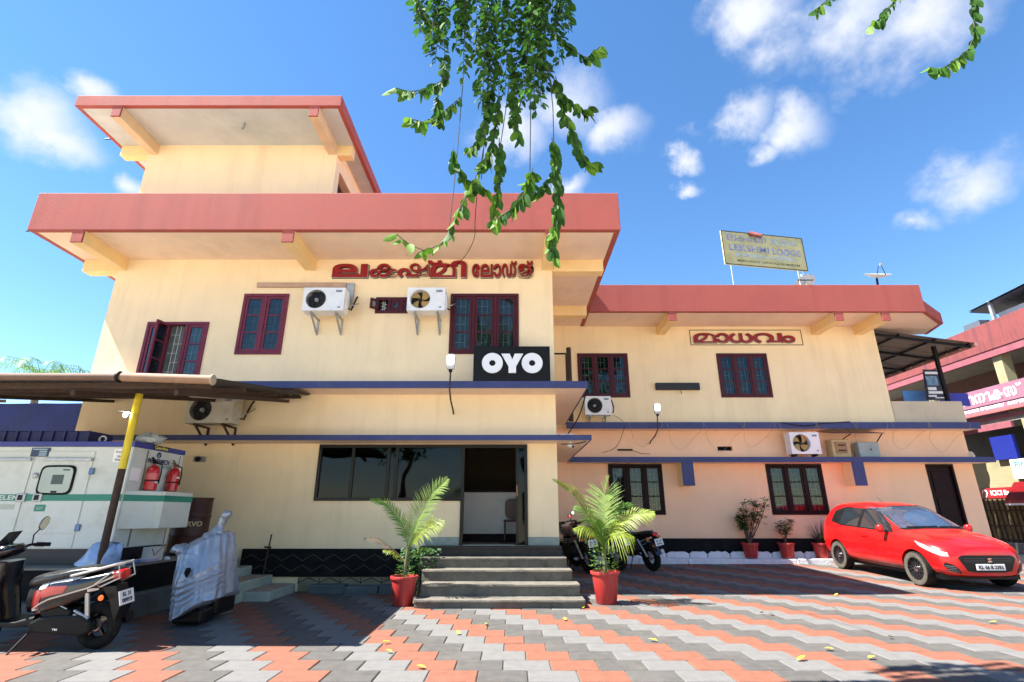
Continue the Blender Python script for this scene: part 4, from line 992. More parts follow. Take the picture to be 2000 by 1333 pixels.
for sd in 'RL':
    wn_ = cdec('window_surround', PLAST, [(.72, .93), (.0, .955), (-1.0, .985), (-1.42, 1.06)], [(.50, 1.10), (.08, 1.365), (-1.05, 1.405), (-1.38, 1.31)], 30, 6, sd)
    cdec('window', CGL, [(.60, .955), (.0, .975), (-.30, .985)], [(.44, 1.10), (.06, 1.335), (-.30, 1.37)], 12, 6, sd, off=.007); cdec('window', CGL, [(-.40, .99), (-1.06, 1.015)], [(-.40, 1.375), (-1.02, 1.37)], 10, 6, sd, off=.007)
    for x in (.70, -.35, -1.12): cdec('door_line', PLAST, [(x, .30 if x > -1 else .62), (x, .93 if x > 0 else .96)], [(x + .010, .30 if x > -1 else .62), (x + .010, .93 if x > 0 else .96)], 8, 1, sd, off=.002)
    cdec('sill_line', PLAST, [(.85, .275), (-.8, .275)], [(.85, .30), (-.8, .30)], 8, 1, sd, off=.003)
    cdec('door_handle', CRED, [(-.24, .80), (-.04, .80)], [(-.24, .835), (-.04, .835)], 4, 2, sd, off=.02)
    cdec('indicator', mat('amber', (.6, .2, .02), .3), [(-1.75, .60), (-1.80, .60)], [(-1.75, .63), (-1.80, .63)], 2, 1, sd)
    s_ = -1 if sd == 'R' else 1
    hl_ = cdec('headlamp', mat('headlamp_lens', (.30, .31, .31), .08, var=.25, scale=16, coat=1), [(1.42, .735), (1.62, .655), (1.80, .585), (1.86, .585)], [(1.30, .82), (1.52, .765), (1.72, .69), (1.84, .655)], 14, 5, sd, off=.006)
    mo = MB(); mo.loft([ring((.56 - .02 * abs(t), s_ * (.93 + .075 * t), 1.0), (1, 0, 0), (0, 0, 1), .055 * math.sqrt(max(.02, 1 - t * t)) + .01, .075 * math.sqrt(max(.02, 1 - t * t)) + .01, 14, 3) for t in (-1, -.7, -.3, .2, .6, .9, 1)])
    mr_ = mo.build('wing_mirror', CRED, car, smooth=True, ang=60); MB().bar((.58, s_ * .80, .94), (.57, s_ * .90, .96), .04).build('mirror_stalk', PLAST, mr_)
cdec('windscreen_surround', PLAST, [(-.70, .985), (-.3, 1.015), (.3, 1.015), (.70, .985)], [(-.585, 1.415), (-.3, 1.45), (.3, 1.45), (.585, 1.415)], 22, 10, 'F', off=.003)
cdec('windscreen', CSH, [(-.655, 1.02), (-.3, 1.045), (.3, 1.045), (.655, 1.02)], [(-.555, 1.40), (-.3, 1.43), (.3, 1.43), (.555, 1.40)], 22, 10, 'F', off=.006)
cdec('wiper', PLAST, [(-.55, 1.03), (.05, 1.045)], [(-.55, 1.045), (.05, 1.06)], 8, 1, 'F', off=.014); cdec('wiper', PLAST, [(.1, 1.04), (.58, 1.03)], [(.1, 1.055), (.58, 1.045)], 8, 1, 'F', off=.014)
cdec('bonnet_line', mat('dark_red_line', (.12, .004, .004), .4), [(-.62, .708), (0, .742), (.62, .708)], [(-.62, .715), (0, .749), (.62, .715)], 18, 1, 'F', off=.002)
gr_ = cdec('grille', PLAST, [(-.40, .35), (-.24, .325), (.24, .325), (.40, .35)], [(-.52, .565), (-.46, .615), (.46, .615), (.52, .565)], 20, 6, 'F', off=.006)
for z in (.53, .56, .50): cdec('grille_bar', mat('grille_grey', (.06, .06, .065), .3, metal=.5), [(-.43, z), (.43, z)], [(-.43, z + .008), (.43, z + .008)], 18, 1, 'F', gr_, off=.014)
em = MB(); em.prism([(-.045, .56), (.02, .575), (.045, .56), (-.01, .535), (.045, .52), (.04, .505), (-.02, .50), (-.045, .515), (.01, .54)], 1.962, 1.968, 'x'); em.build('emblem', CHROME, gr_)
plt = MB().box(1.952, 1.965, -.26, .26, .365, .47).build('number_plate', mat('plate_white', (.72, .72, .70), .4, var=.03), car, bevel=.006)
letters('KL 66 B 2393', (1.969, 0, .418), .44, .062, BLKM, plt, ext=.001, bold=.03, rot=Matrix.Rotation(R(90), 3, 'Z'))
for s_ in (-1, 1):
    fg = cdec('fog_vent', PLAST, [(s_ * .50, .30), (s_ * .66, .35), (s_ * .72, .43)] if s_ < 0 else [(.72, .43), (.66, .35), (.50, .30)], [(s_ * .52, .36), (s_ * .60, .45), (s_ * .70, .49)] if s_ < 0 else [(.70, .49), (.60, .45), (.52, .36)], 10, 5, 'F', off=.006)
    for k in range(4):
        z = .335 + .03 * k; a, b = sorted((s_ * (.53 + .02 * k), s_ * (.66 + .015 * k))); cdec('vent_slat', GALV, [(a, z), (b, z + .02 * (1 if s_ > 0 else -0))], [(a, z + .005), (b, z + .005 + .02 * (1 if s_ > 0 else 0))], 4, 1, 'F', fg, off=.012)
cdec('lower_lip', PLAST, [(-.66, .245), (0, .235), (.66, .245)], [(-.62, .275), (0, .262), (.62, .275)], 18, 1, 'F', off=.006)
MB().tube([(-.55, 0, 1.525), (-.72, 0, 1.62)], [.006, .003], 6).build('aerial', BLKM, car)
MB().box(-1.7, 1.7, -.72, .72, .18, .30).build('underbody', PLAST, car)
RIMD = mat('rim_dark', (.02, .02, .021), .35, metal=.6, var=.2)
def car_wheel(x, y, s_):
    t = MB(); t.lathe([(.20, -.10), (.285, -.105), (.308, -.075), (.312, 0), (.308, .075), (.285, .105), (.20, .10)], 40, (x, y, .31), 'y', False); w = t.build('wheel', RUB, car, smooth=True)
    MB().lathe([(.205, s_ * .102), (.25, s_ * .1085), (.292, s_ * .1035)], 40, (x, y, .31), 'y', False).build('tyre_sidewall', RUBL, w, smooth=True)
    MB().lathe([(.21, s_ * .100), (.20, s_ * .06), (.01, s_ * .05)], 40, (x, y, .31), 'y', False).build('rim', RIMD, w, smooth=True)
    for k in range(8):
        a = 2 * PI * k / 8; sp_ = MB(); da = .12
        for q in (-1, 1):
            a1, a2 = a + q * .06, a + q * .2
            sp_.add([(x + r_ * math.cos(an + e), y + s_ * yy, .31 + r_ * math.sin(an + e)) for r_, an, yy in ((.05, a1, .088), (.205, a2, .101)) for e in (-.05 * .2 / r_ * .5, .05 * .2 / r_ * .5)], [(0, 1, 3, 2), (2, 3, 1, 0)])
        sp_.build('spoke', STEEL, w)
    MB().lathe([(.05, s_ * .05), (.05, s_ * .09), (.01, s_ * .1)], 16, (x, y, .31), 'y', False).build('hub_cap', STEEL, w, smooth=True)
for x in (-1.20, 1.25):
    for s_ in (-1, 1): car_wheel(x, s_ * .755, s_)
# seats seen dimly through the glass are left to the glass itself

# ---------------------------------------------------------------- scooter in front
def tyre(parent, x, z, r, tw, name='wheel', m=RUB, y=0):
    b = MB(); n = 36; k = 10
    rings2 = []
    for i in range(k):
        a = 2 * PI * i / k; rings2.append((r - tw * .62 + tw * .62 * math.cos(a), tw * .55 * math.sin(a)))
    rings2.append(rings2[0])
    b.lathe(rings2, n, (x, y, z), 'y', False)
    return b.build(name, m, parent, smooth=True, ang=60)
sc = thing('parked_scooter', 'black and red scooter with white trim parked at the left edge', 'scooter', (-5.01, 6.17, 0), R(178))
sc.rotation_euler = (R(-5), 0, R(178))
SB = mat('scooter_black', (.006, .0055, .0065), .25, var=.2, coat=.5)
SR = mat('scooter_red', (.28, .005, .008), .25, var=.05, coat=.6)
SW = mat('scooter_white', (.70, .71, .72), .3, var=.05)
SEAT = mat('seat_vinyl', (.013, .013, .014), .3, var=.2, scale=10)
SILV = mat('silver_paint', (.50, .48, .44), .35, metal=.5)
ENG = mat('engine_grey', (.009, .0092, .0095), .55, spec=.2, var=.3, scale=12)
rw_ = tyre(sc, -.64, .235, .235, .10)
b = MB(); b.lathe([(.165, -.03), (.158, -.035), (.135, -.025), (.135, .025), (.158, .035), (.165, .03)], 32, (-.64, 0, .245), 'y', False); b.build('rim', SR, rw_, smooth=True)
for k in range(5):
    a = 2 * PI * k / 5 + .3; MB().bar((-.64 + .03 * math.cos(a), .01, .245 + .03 * math.sin(a)), (-.64 + .14 * math.cos(a), .01, .245 + .14 * math.sin(a)), .03, .02).build('spoke', SB, rw_)
MB().lathe([(.06, -.05), (.06, .05)], 20, (-.64, 0, .245), 'y').build('hub', STEEL, rw_)
fw2 = tyre(sc, .66, .24, .24, .10); MB().lathe([(.16, -.03), (.13, 0), (.16, .03)], 28, (.66, 0, .24), 'y', False).build('rim', SR, fw2, smooth=True); MB().lathe([(.13, -.004), (.13, .004)], 20, (.66, 0, .24), 'y').build('brake_disc', STEEL, fw2)
def bodyloft(name, st_, m, par, pw=3.2, n=20, sub=1):
    b = MB(); b.loft([ring((x, 0, (z0 + z1) / 2), (0, 1, 0), (0, 0, 1), hw, (z1 - z0) / 2, n, pw) for x, z0, z1, hw in st_]); return b
tl = bodyloft('tail', [(.06, .36, .60, .08), (.02, .33, .66, .14), (-.15, .35, .70, .175), (-.40, .43, .735, .185), (-.65, .54, .785, .165), (-.85, .69, .83, .115), (-.99, .755, .86, .07), (-1.02, .79, .855, .04)], SB, sc)
tme = solid(tl, 'tail_body', SB, (1,)); TB = bvh_of(tme)
for p in tme.polygons: p.use_smooth = True
to = bpy.data.objects.new('tail_body', tme); C.objects.link(to); to.parent = sc
def sdec(name, m, lo, hi, n=10, k=3, side='L', off=.004): return decal(TB, lo, hi, n, k, side, off).build(name, m, to, smooth=True, ang=60)
for sd in 'LR':
    sdec('red_panel', SR, [(.03, .36), (-.12, .38), (-.10, .48)], [(.05, .56), (-.03, .60), (-.14, .58)], 8, 4, sd)
    sdec('red_graphic', SR, [(-.13, .52), (-.42, .60)], [(-.10, .62), (-.45, .67)], 10, 3, sd); sdec('white_panel', SW, [(-.06, .60), (-.16, .62)], [(-.08, .68), (-.2, .69)], 4, 3, sd, .006)
    sdec('white_stripe', SW, [(-.20, .655), (-.52, .725)], [(-.20, .69), (-.60, .765)], 10, 2, sd, .006); sdec('silver_line', SILV, [(.0, .395), (-.10, .455), (-.25, .515), (-.70, .665), (-.97, .80)], [(.01, .41), (-.10, .472), (-.25, .53), (-.70, .68), (-.97, .815)], 24, 1, sd, .008)
    sdec('indicator', mat('indicator_clear', (.62, .58, .52), .2), [(-.70, .635), (-.80, .665)], [(-.70, .665), (-.81, .685)], 4, 2, sd, .012)
b = MB(); b.loft([ring((x, 0, z), (0, 1, 0), (0, 0, 1), hw, hz, 16, 2.6) for x, z, hw, hz in [(.16, .63, .06, .03), (.10, .66, .12, .07), (-.10, .70, .16, .065), (-.32, .735, .165, .06), (-.40, .775, .145, .055), (-.65, .825, .13, .045), (-.80, .855, .09, .03), (-.84, .86, .04, .015)]]); b.build('seat', SEAT, sc, smooth=True, ang=60, sub=1)
b = MB(); b.loft([ring((x, 0, z), (0, 1, 0), (0, 0, 1), hw, hz, 14, 3) for x, z, hw, hz in [(.13, .45, .06, .10), (.10, .50, .11, .13), (-.05, .56, .13, .12), (-.3, .62, .13, .1)]]); b.build('under_seat', PLAST, sc, smooth=True)
for s_ in (-1, 1): MB().tube([(-.45, s_ * .15, .76), (-.75, s_ * .15, .85), (-1.0, s_ * .12, .93), (-1.05, s_ * .06, .94), (-1.05, 0, .94)], .013, 8).build('grab_rail', SILV, sc, smooth=True)
for s_ in (-1, 1): MB().tube([(-1.02, s_ * .10, .92), (-1.06, s_ * .11, .80), (-.86, s_ * .15, .70), (-.80, s_ * .16, .72), (-.97, s_ * .12, .86)], .008, 6).build('tail_guard', SILV, sc, smooth=True)
tlm = mat('tail_lamp_red', (.45, .005, .01), .15, coat=1)
b = MB(); b.loft([ring((x, 0, z), (0, 1, 0), (0, 0, 1), hw, hz, 14, 3) for x, z, hw, hz in [(-.94, .80, .085, .05), (-1.01, .815, .085, .055), (-1.04, .82, .07, .045)]]); b.build('tail_lamp', tlm, sc, smooth=True)
b = MB(); b.prism([(-.80, .68), (-1.0, .72), (-1.10, .52), (-1.06, .38), (-1.02, .40), (-.93, .58)], -.085, .085, 'y'); b.build('mud_flap', PLAST, sc, bevel=.01)
Mp = Matrix.Translation((-1.09, .0, .60)) @ Matrix.Rotation(R(-90), 4, 'Z') @ Matrix.Rotation(R(-18), 4, 'X')
b = MB(); b.T = Mp; b.box(-.10, .10, -.006, .006, -.07, .07); pt_ = b.build('number_plate', MATS['plate_white'], sc)
for tx, z, w in (('KL 31', .03, .11), ('08959', -.03, .14)):
    me = text_mesh(tx, w, .042, .001, .03); me.transform(Mp @ Matrix.Translation((0, -.008, z))); mobj('lettering', me, BLKM, pt_)
MB().lathe([(.028, 0), (.026, .012)], 16, (-.74, .155, .53), 'y').build('reflector', mat('reflector_orange_glow', (.7, .12, .02), .3, emit=.15), sc)  # reflector is no lamp; a faint glow is put into its colour
b = MB(); b.prism([(-.56, .16), (-.02, .19), (.02, .27), (-.10, .34), (-.30, .36), (-.55, .36), (-.66, .30), (-.66, .20)], .06, .15, 'y'); en = b.build('engine_case', ENG, sc, bevel=.025)
letters('TVS', (-.30, .153, .225), .055, .018, SW, en, ext=.001, bold=.03, rot=Matrix.Rotation(PI, 3, 'Z'))
b = MB(); b.prism([(-.15, .30), (-.05, .40), (-.28, .45), (-.42, .40), (-.40, .30)], .05, .13, 'y'); b.build('air_filter_box', ENG, sc, bevel=.02)
MB().tube([(-.02, .14, .40), (-.12, .14, .44), (-.3, .14, .45), (-.38, .14, .42)], .006, 6).build('filter_trim', SILV, sc)
b = MB(); b.box(-.45, .05, -.12, .05, .18, .42); b.build('engine_block', ENG, sc, bevel=.03)
MB().tube([(-.60, .11, .28), (-.55, .12, .60)], .022, 10).build('shock_absorber', SILV, sc); MB().tube([(-.15, -.14, .20), (-.85, -.15, .28)], [.05, .06], 12).build('exhaust', PLAST, sc, smooth=True)
for k in range(2): MB().tube([(-.45, .12, .40 - k * .04), (-.62, .13, .33 - k * .03)], .014, 8).build('linkage', GALV, sc)
b = MB(); b.loft([ring((x, 0, z), (0, 1, 0), (0, 0, 1), hw, hz, 16, 4) for x, z, hw, hz in [(-.02, .29, .12, .06), (.15, .265, .15, .035), (.42, .265, .16, .035), (.50, .32, .17, .06)]]); b.build('floorboard', PLAST, sc, smooth=True)
b = MB(); b.loft([ring((x, 0, z), (0, 1, 0), (-.25, 0, 1), hw, .03, 16, 3) for x, z, hw in []] or [ring((.46 + .02 * i, 0, .30 + i * .07), (0, 1, 0), (1, 0, 0), .17 + .02 * math.sin(i * .5), .13, 16, 3) for i in range(5)] + [ring((.54 - .02 * i, 0, .65 + i * .07), (0, 1, 0), (1, 0, 0), .19 - .012 * i, .13 - .015 * i, 16, 3) for i in range(4)]); b.build('front_apron', SB, sc, smooth=True)
b = MB(); b.loft([ring((.66, 0, .62 + .06 * i), (0, 1, 0), (1, 0, 0), .14 - .012 * i * i * .5, .07, 14, 2.5) for i in range(4)]); b.build('front_nose', SR, sc, smooth=True)
b = MB(); b.loft([ring((.66, 0, .24 + .27 * math.sin(a)), (0, 1, 0), (math.cos(a), 0, math.sin(a)), .07, .012, 12, 3) for a in (.5, .9, 1.3, 1.7)]) if False else b.loft([ring((.66 + .27 * math.cos(a), 0, .24 + .27 * math.sin(a)), (0, 1, 0), (math.cos(a), 0, math.sin(a)), .07, .012, 12, 3) for a in (.3, .7, 1.1, 1.5, 1.9, 2.3)]); b.build('front_fender', SB, sc, smooth=True)
for s_ in (-1, 1): MB().tube([(.66, s_ * .07, .24), (.58, s_ * .06, .55)], .018, 8).build('fork', GALV, sc)
b = MB(); b.loft([ring((x, 0, z), (0, 1, 0), (.3, 0, 1), hw, hz, 16, 2.6) for x, z, hw, hz in [(.40, 1.0, .05, .02), (.43, .985, .13, .05), (.50, .97, .15, .07), (.60, .94, .12, .07), (.66, .91, .06, .04)]]); hd = b.build('headset', SB, sc, smooth=True, ang=60)
MB().box(.425, .47, -.08, .08, 1.0, 1.035).build('speedometer', mat('lcd_green', (.26, .33, .22), .1, coat=1), hd, bevel=.01)
b = MB(); b.loft([[(.66 - .06 * i - .02 * abs(t) * 4, t, .94 + .075 * i) for t in (-.11 + .01 * i, -.05, 0, .05, .11 - .01 * i)] for i in range(4)], False, False); b.build('wind_visor', mat('smoked_visor', (.05, .05, .055), .08, coat=1), sc, smooth=True)
for s_ in (-1, 1):
    MB().tube([(.50, s_ * .10, .98), (.46, s_ * .22, 1.0), (.40, s_ * .33, .985)], .015, 8).build('handlebar', SB, sc); MB().tube([(.435, s_ * .24, 1.0), (.385, s_ * .36, .98)], .022, 10).build('grip', RUB, sc); MB().tube([(.46, s_ * .2, 1.0), (.50, s_ * .30, .965), (.46, s_ * .37, .955)], .007, 6).build('brake_lever', SILV, sc)
    MB().tube([(.45, s_ * .20, 1.0), (.47, s_ * .22, 1.10), (.45, s_ * .27, 1.17)], .007, 6).build('mirror_stem', BLKM, sc)
    b = MB(); b.loft([ring((.45 + .012 * t, s_ * .30, 1.22), (0, .8, .5), (0, -.5, .8), .055 * k_, .085 * k_, 18, 2.4) for t, k_ in ((-1, .95), (-.8, 1), (.6, .9), (1.6, .5))]); mi_ = b.build('mirror', SB, sc, smooth=True, ang=60)
    b = MB(); b.loft([ring((.4365, s_ * .30, 1.22), (0, .8, .5), (0, -.5, .8), .05, .078, 18, 2.4), ring((.4364, s_ * .30, 1.22), (0, .8, .5), (0, -.5, .8), .001, .001, 18, 2.4)], False); b.build('mirror_glass', CHROME, mi_)
MB().tube([(.0, .10, .20), (.06, .26, .02), (.04, .29, .012)], .010, 6).build('side_stand', BLKM, sc)

for ch in sc.children:
    if ch.name.split('.')[0] in ('tail_body', 'seat', 'under_seat', 'grab_rail', 'tail_guard', 'tail_lamp', 'mud_flap', 'number_plate'):
        for q in [ch] + list(ch.children):
            for v in q.data.vertices:
                if v.co.x < 0: v.co.x *= .82
                if v.co.x < -.2: v.co.z -= .13 * (-.2 - v.co.x)
# ---------------------------------------------------------------- scooter under a cover
cv_ = thing('covered_scooter', 'scooter under a shiny silver grey cover tied with a knot at the top', 'scooter', (-4.12, 7.62, 0), R(0))
CLO = mat('silver_cover', (.30, .335, .40), .30, metal=.3, var=.2, scale=3, bump=.9, bscale=11)
n, m_ = 120, 64; rows = []
for i in range(m_ + 1):
    t = i / m_; row = []
    dome = 1 if t < .84 else math.sqrt(max(0, 1 - ((t - .84) / .16) ** 2)) * .96 + .04
    hwx = (.28 - .015 * t + .02 * math.sin(t * PI)) * dome; d_ = (.52 - .24 * t) * dome
    for k in range(n):
        a = 2 * PI * k / n; ca, sa = math.cos(a), math.sin(a)
        xn = math.copysign(abs(ca) ** .8, ca)
        fold = .03 * noise.noise((ca * 2.6 + 3, sa * 2.6, t * .6)) + (.016 * math.sin(a * 17 + 3 * noise.noise((ca * 2, sa * 2, t * 1.5))) + .02 * noise.noise((ca * 8, sa * 8, t * 1.2 + 5))) * (.25 + .75 * min(1, abs(t - .35) * 2.2))
        if sa < -.15:                                   # swags hanging across the front
            w_ = max(0, 1 - abs(t - .27) / .26) * min(1, (-sa - .15) * 3); ph = (t - .12 * (ca - .35) ** 2) * 80; fold += .009 * w_ * math.sin(ph + 3 * noise.noise((ca * 2.5, t * 5, 1)))
        hem = .19 + .15 * xn + .02 * math.sin(a * 4); top = 1.07 + .13 * xn * dome
        bulge = .05 * math.exp(-((t - .45) / .18) ** 2) * max(0, -sa)
        row.append((.06 - .14 * t + hwx * xn + ca * fold, d_ * math.copysign(abs(sa) ** .85, sa) + sa * (fold + bulge), hem + (top - hem) * t))
    rows.append(row)
b = MB(); b.loft(rows); b.build('cover', CLO, cv_, smooth=True, ang=80)
def lump(pts, rs, nm):
    b = MB(); pts = resample(pts, 14); k_ = []
    for i, p in enumerate(pts):
        j = i / 14 * (len(rs) - 1); q = int(min(j, len(rs) - 2)); k_.append((rs[q] + (rs[q + 1] - rs[q]) * (j - q)) * (1 + .12 * math.sin(i * 1.7)))
    b.tube(pts, k_, 14); return b.build(nm, CLO, cv_, smooth=True, ang=80)
lump([(.06, -.1, 1.02), (.11, -.1, 1.16), (.13, -.1, 1.22), (.15, -.1, 1.28), (.19, -.12, 1.34), (.25, -.12, 1.35)], [.15, .10, .045, .045, .06, .03], 'cover_knot')
lump([(-.15, -.12, .76), (-.30, -.16, .88), (-.38, -.17, .90), (-.45, -.17, .86)], [.16, .10, .08, .02], 'cover_corner')
b = MB(); b.prism([(-.03, .63), (.005, .58), (.02, .66), (-.012, .69)], -.50, -.30, 'y'); b.build('cover_hole', BLACK, cv_)
tyre(cv_, 0, .24, .24, .14, 'wheel').rotation_euler = (0, 0, R(75))
MB().box(-.18, .20, -.34, -.05, .02, .20).build('lower_panel', PLAST, cv_, bevel=.04); MB().box(-.2, .2, .0, .5, .06, .4).build('engine', PLAST, cv_, bevel=.04)

# ---------------------------------------------------------------- motorcycles in the shade of the wing
def motorbike(label, near, heading, lean, tank, seed):
    h = Vector((*heading, 0)).normalized(); rz = math.atan2(h.y, h.x)
    loc = Vector((near[0], near[1], 0)) + h * .66; loc.z = gz(loc.y)
    t = thing('motorcycle', label, 'motorcycle', loc, rz, 'motorcycles beside the entrance steps'); t.rotation_euler = (R(lean), -math.atan(.031) * h.y, rz)
    TK = mat('tank_' + str(seed), tank, .25, var=.1, coat=.6)
    for x in (-.66, .66):
        w = tyre(t, x, .30, .30, .10 if x > 0 else .13); MB().lathe([(.225, -.02), (.21, 0), (.225, .02)], 32, (x, 0, .30), 'y', False).build('rim', STEEL if seed == 0 else RIMD, w, smooth=True)
        for k in range(6): a = 2 * PI * k / 6; MB().bar((x, 0, .30), (x + .21 * math.cos(a), 0, .30 + .21 * math.sin(a)), .022).build('spoke', GALV, w)
        MB().lathe([(.06, -.05), (.06, .05)], 14, (x, 0, .30), 'y').build('hub', GALV, w)
        b = MB(); b.loft([ring((x + .325 * math.cos(a), 0, .30 + .325 * math.sin(a)), (0, 1, 0), (math.cos(a), 0, math.sin(a)), .07, .012, 10, 3) for a in ([1.0, 1.5, 2.0, 2.5, 2.9] if x < 0 else [.6, 1.1, 1.6, 2.1])]); b.build('fender', SB, t, smooth=True)
    b = MB(); b.loft([ring((x, 0, z), (0, 1, 0), (0, 0, 1), hw, hz, 14, 2.6) for x, z, hw, hz in [(.42, .80, .05, .05), (.36, .85, .12, .10), (.15, .87, .15, .12), (-.05, .82, .12, .08), (-.15, .79, .08, .04)]]); b.build('fuel_tank', TK, t, smooth=True, ang=60, sub=1)
    b = MB(); b.loft([ring((x, 0, z), (0, 1, 0), (0, 0, 1), hw, hz, 12, 3) for x, z, hw, hz in [(-.08, .79, .08, .03), (-.25, .79, .13, .035), (-.50, .83, .14, .035), (-.78, .86, .10, .03), (-.84, .86, .05, .02)]]); b.build('seat', SEAT, t, smooth=True)
    b = MB(); b.loft([ring((x, 0, z), (0, 1, 0), (0, 0, 1), hw, hz, 12, 3) for x, z, hw, hz in [(-.05, .66, .11, .10), (-.35, .70, .12, .09), (-.70, .79, .10, .06), (-.92, .83, .05, .04)]]); b.build('tail_panel', TK if seed else SB, t, smooth=True)
    b = MB(); b.box(-.12, .28, -.13, .13, .28, .58).box(.05, .28, -.09, .09, .56, .74); b.build('engine', ENG, t, bevel=.03)
    for z in (.6, .64, .68): MB().box(.03, .30, -.11, .11, z, z + .012).build('cooling_fin', GALV, t)
    for s_ in (-1, 1): MB().tube([(.66, s_ * .075, .30), (.46, s_ * .075, .92)], .022, 8).build('fork', GALV, t); MB().tube([(-.66, s_ * .10, .32), (-.42, s_ * .12, .70)], .025, 8).build('shock_absorber', GALV, t); MB().tube([(-.66, s_ * .08, .30), (-.05, s_ * .08, .38)], .022, 8).build('swing_arm', BLKM, t)
    MB().tube([(.42, 0, .85), (-.1, 0, .72), (-.75, 0, .80)], .025, 8).build('frame', BLKM, t)
    MB().tube([(.10, -.12, .35), (-.1, -.15, .27), (-.45, -.16, .30), (-.90, -.17, .42)], [.022, .025, .045, .05], 12).build('exhaust', GALV if seed == 0 else PLAST, t, smooth=True)
    MB().tube([(.46, -.05, 1.0), (.44, -.20, 1.04), (.36, -.38, 1.02)], .014, 8).build('handlebar', BLKM, t); MB().tube([(.46, .05, 1.0), (.44, .20, 1.04), (.36, .38, 1.02)], .014, 8).build('handlebar', BLKM, t)
    for s_ in (-1, 1):
        MB().tube([(.40, s_ * .28, 1.03), (.36, s_ * .39, 1.02)], .02, 8).build('grip', RUB, t); MB().tube([(.42, s_ * .24, 1.03), (.40, s_ * .30, 1.18)], .007, 6).build('mirror_stem', BLKM, t)
        b = MB(); b.loft([ring((.40 + d_, s_ * .33, 1.22), (0, 1, 0), (0, 0, 1), .06 * k_, .045 * k_, 14, 2.6) for d_, k_ in ((-.012, .95), (0, 1), (.02, .7))]); q = b.build('mirror', SB, t, smooth=True); MB().lathe([(.04, -.001), (.001, -.0012)], 14, (.387, s_ * .33, 1.22), 'x', False).build('mirror_glass', CHROME, q)
        b = MB(); b.lathe([(.03, -.03), (.03, .02), (.01, .035)], 10, (-.86, s_ * .17, .74), 'x'); b.build('indicator', mat('amber', (.6, .2, .02), .3), t, smooth=True)
    b = MB(); b.lathe([(.04, -.10), (.09, -.03), (.095, .03), (.08, .05)], 20, (.60, 0, .90), 'x'); b.build('headlamp', SB, t, smooth=True); MB().lathe([(.08, .052), (.001, .06)], 20, (.60, 0, .90), 'x', False).build('headlamp_glass', CHROME, t, smooth=True)
    MB().box(.42, .50, -.10, .10, .98, 1.05).build('instruments', PLAST, t, bevel=.02)
    MB().box(-.97, -.90, -.06, .06, .79, .86).build('tail_lamp', tlm, t, bevel=.015)
    b = MB(); b.prism([(-.88, .78), (-.98, .74), (-1.04, .56), (-1.0, .56), (-.9, .70)], -.06, .06, 'y'); b.build('plate_holder', PLAST, t)
    Mq = Matrix.Translation((-1.04, 0, .66)) @ Matrix.Rotation(R(-90), 4, 'Z') @ Matrix.Rotation(R(-12), 4, 'X'); b = MB(); b.T = Mq; b.box(-.11, .11, -.005, .005, -.075, .075); q = b.build('number_plate', MATS['plate_white'], t)
    for tx, z in (('KL 24', .03), (['M 8152', 'J 1975', 'F 5480'][seed], -.032)):
        me = text_mesh(tx, .15, .045, .001, .03); me.transform(Mq @ Matrix.Translation((0, -.007, z))); mobj('lettering', me, BLKM, q)
    MB().tube([(-.1, .10, .28), (-.16, .26, .02)], .01, 6).build('side_stand', BLKM, t)
motorbike('black motorcycle with blue tank standing alone right of the second potted palm', (3.26, 12.95), (-.42, .9), -9, (.02, .025, .16), 0)
motorbike('dark red motorcycle parked close behind the second potted palm', (2.42, 12.85), (-.62, .78), -7, (.10, .006, .01), 1)
motorbike('dark motorcycle squeezed against the main block corner behind the steps', (1.72, 12.55), (-.35, .94), -8, (.03, .012, .014), 2)
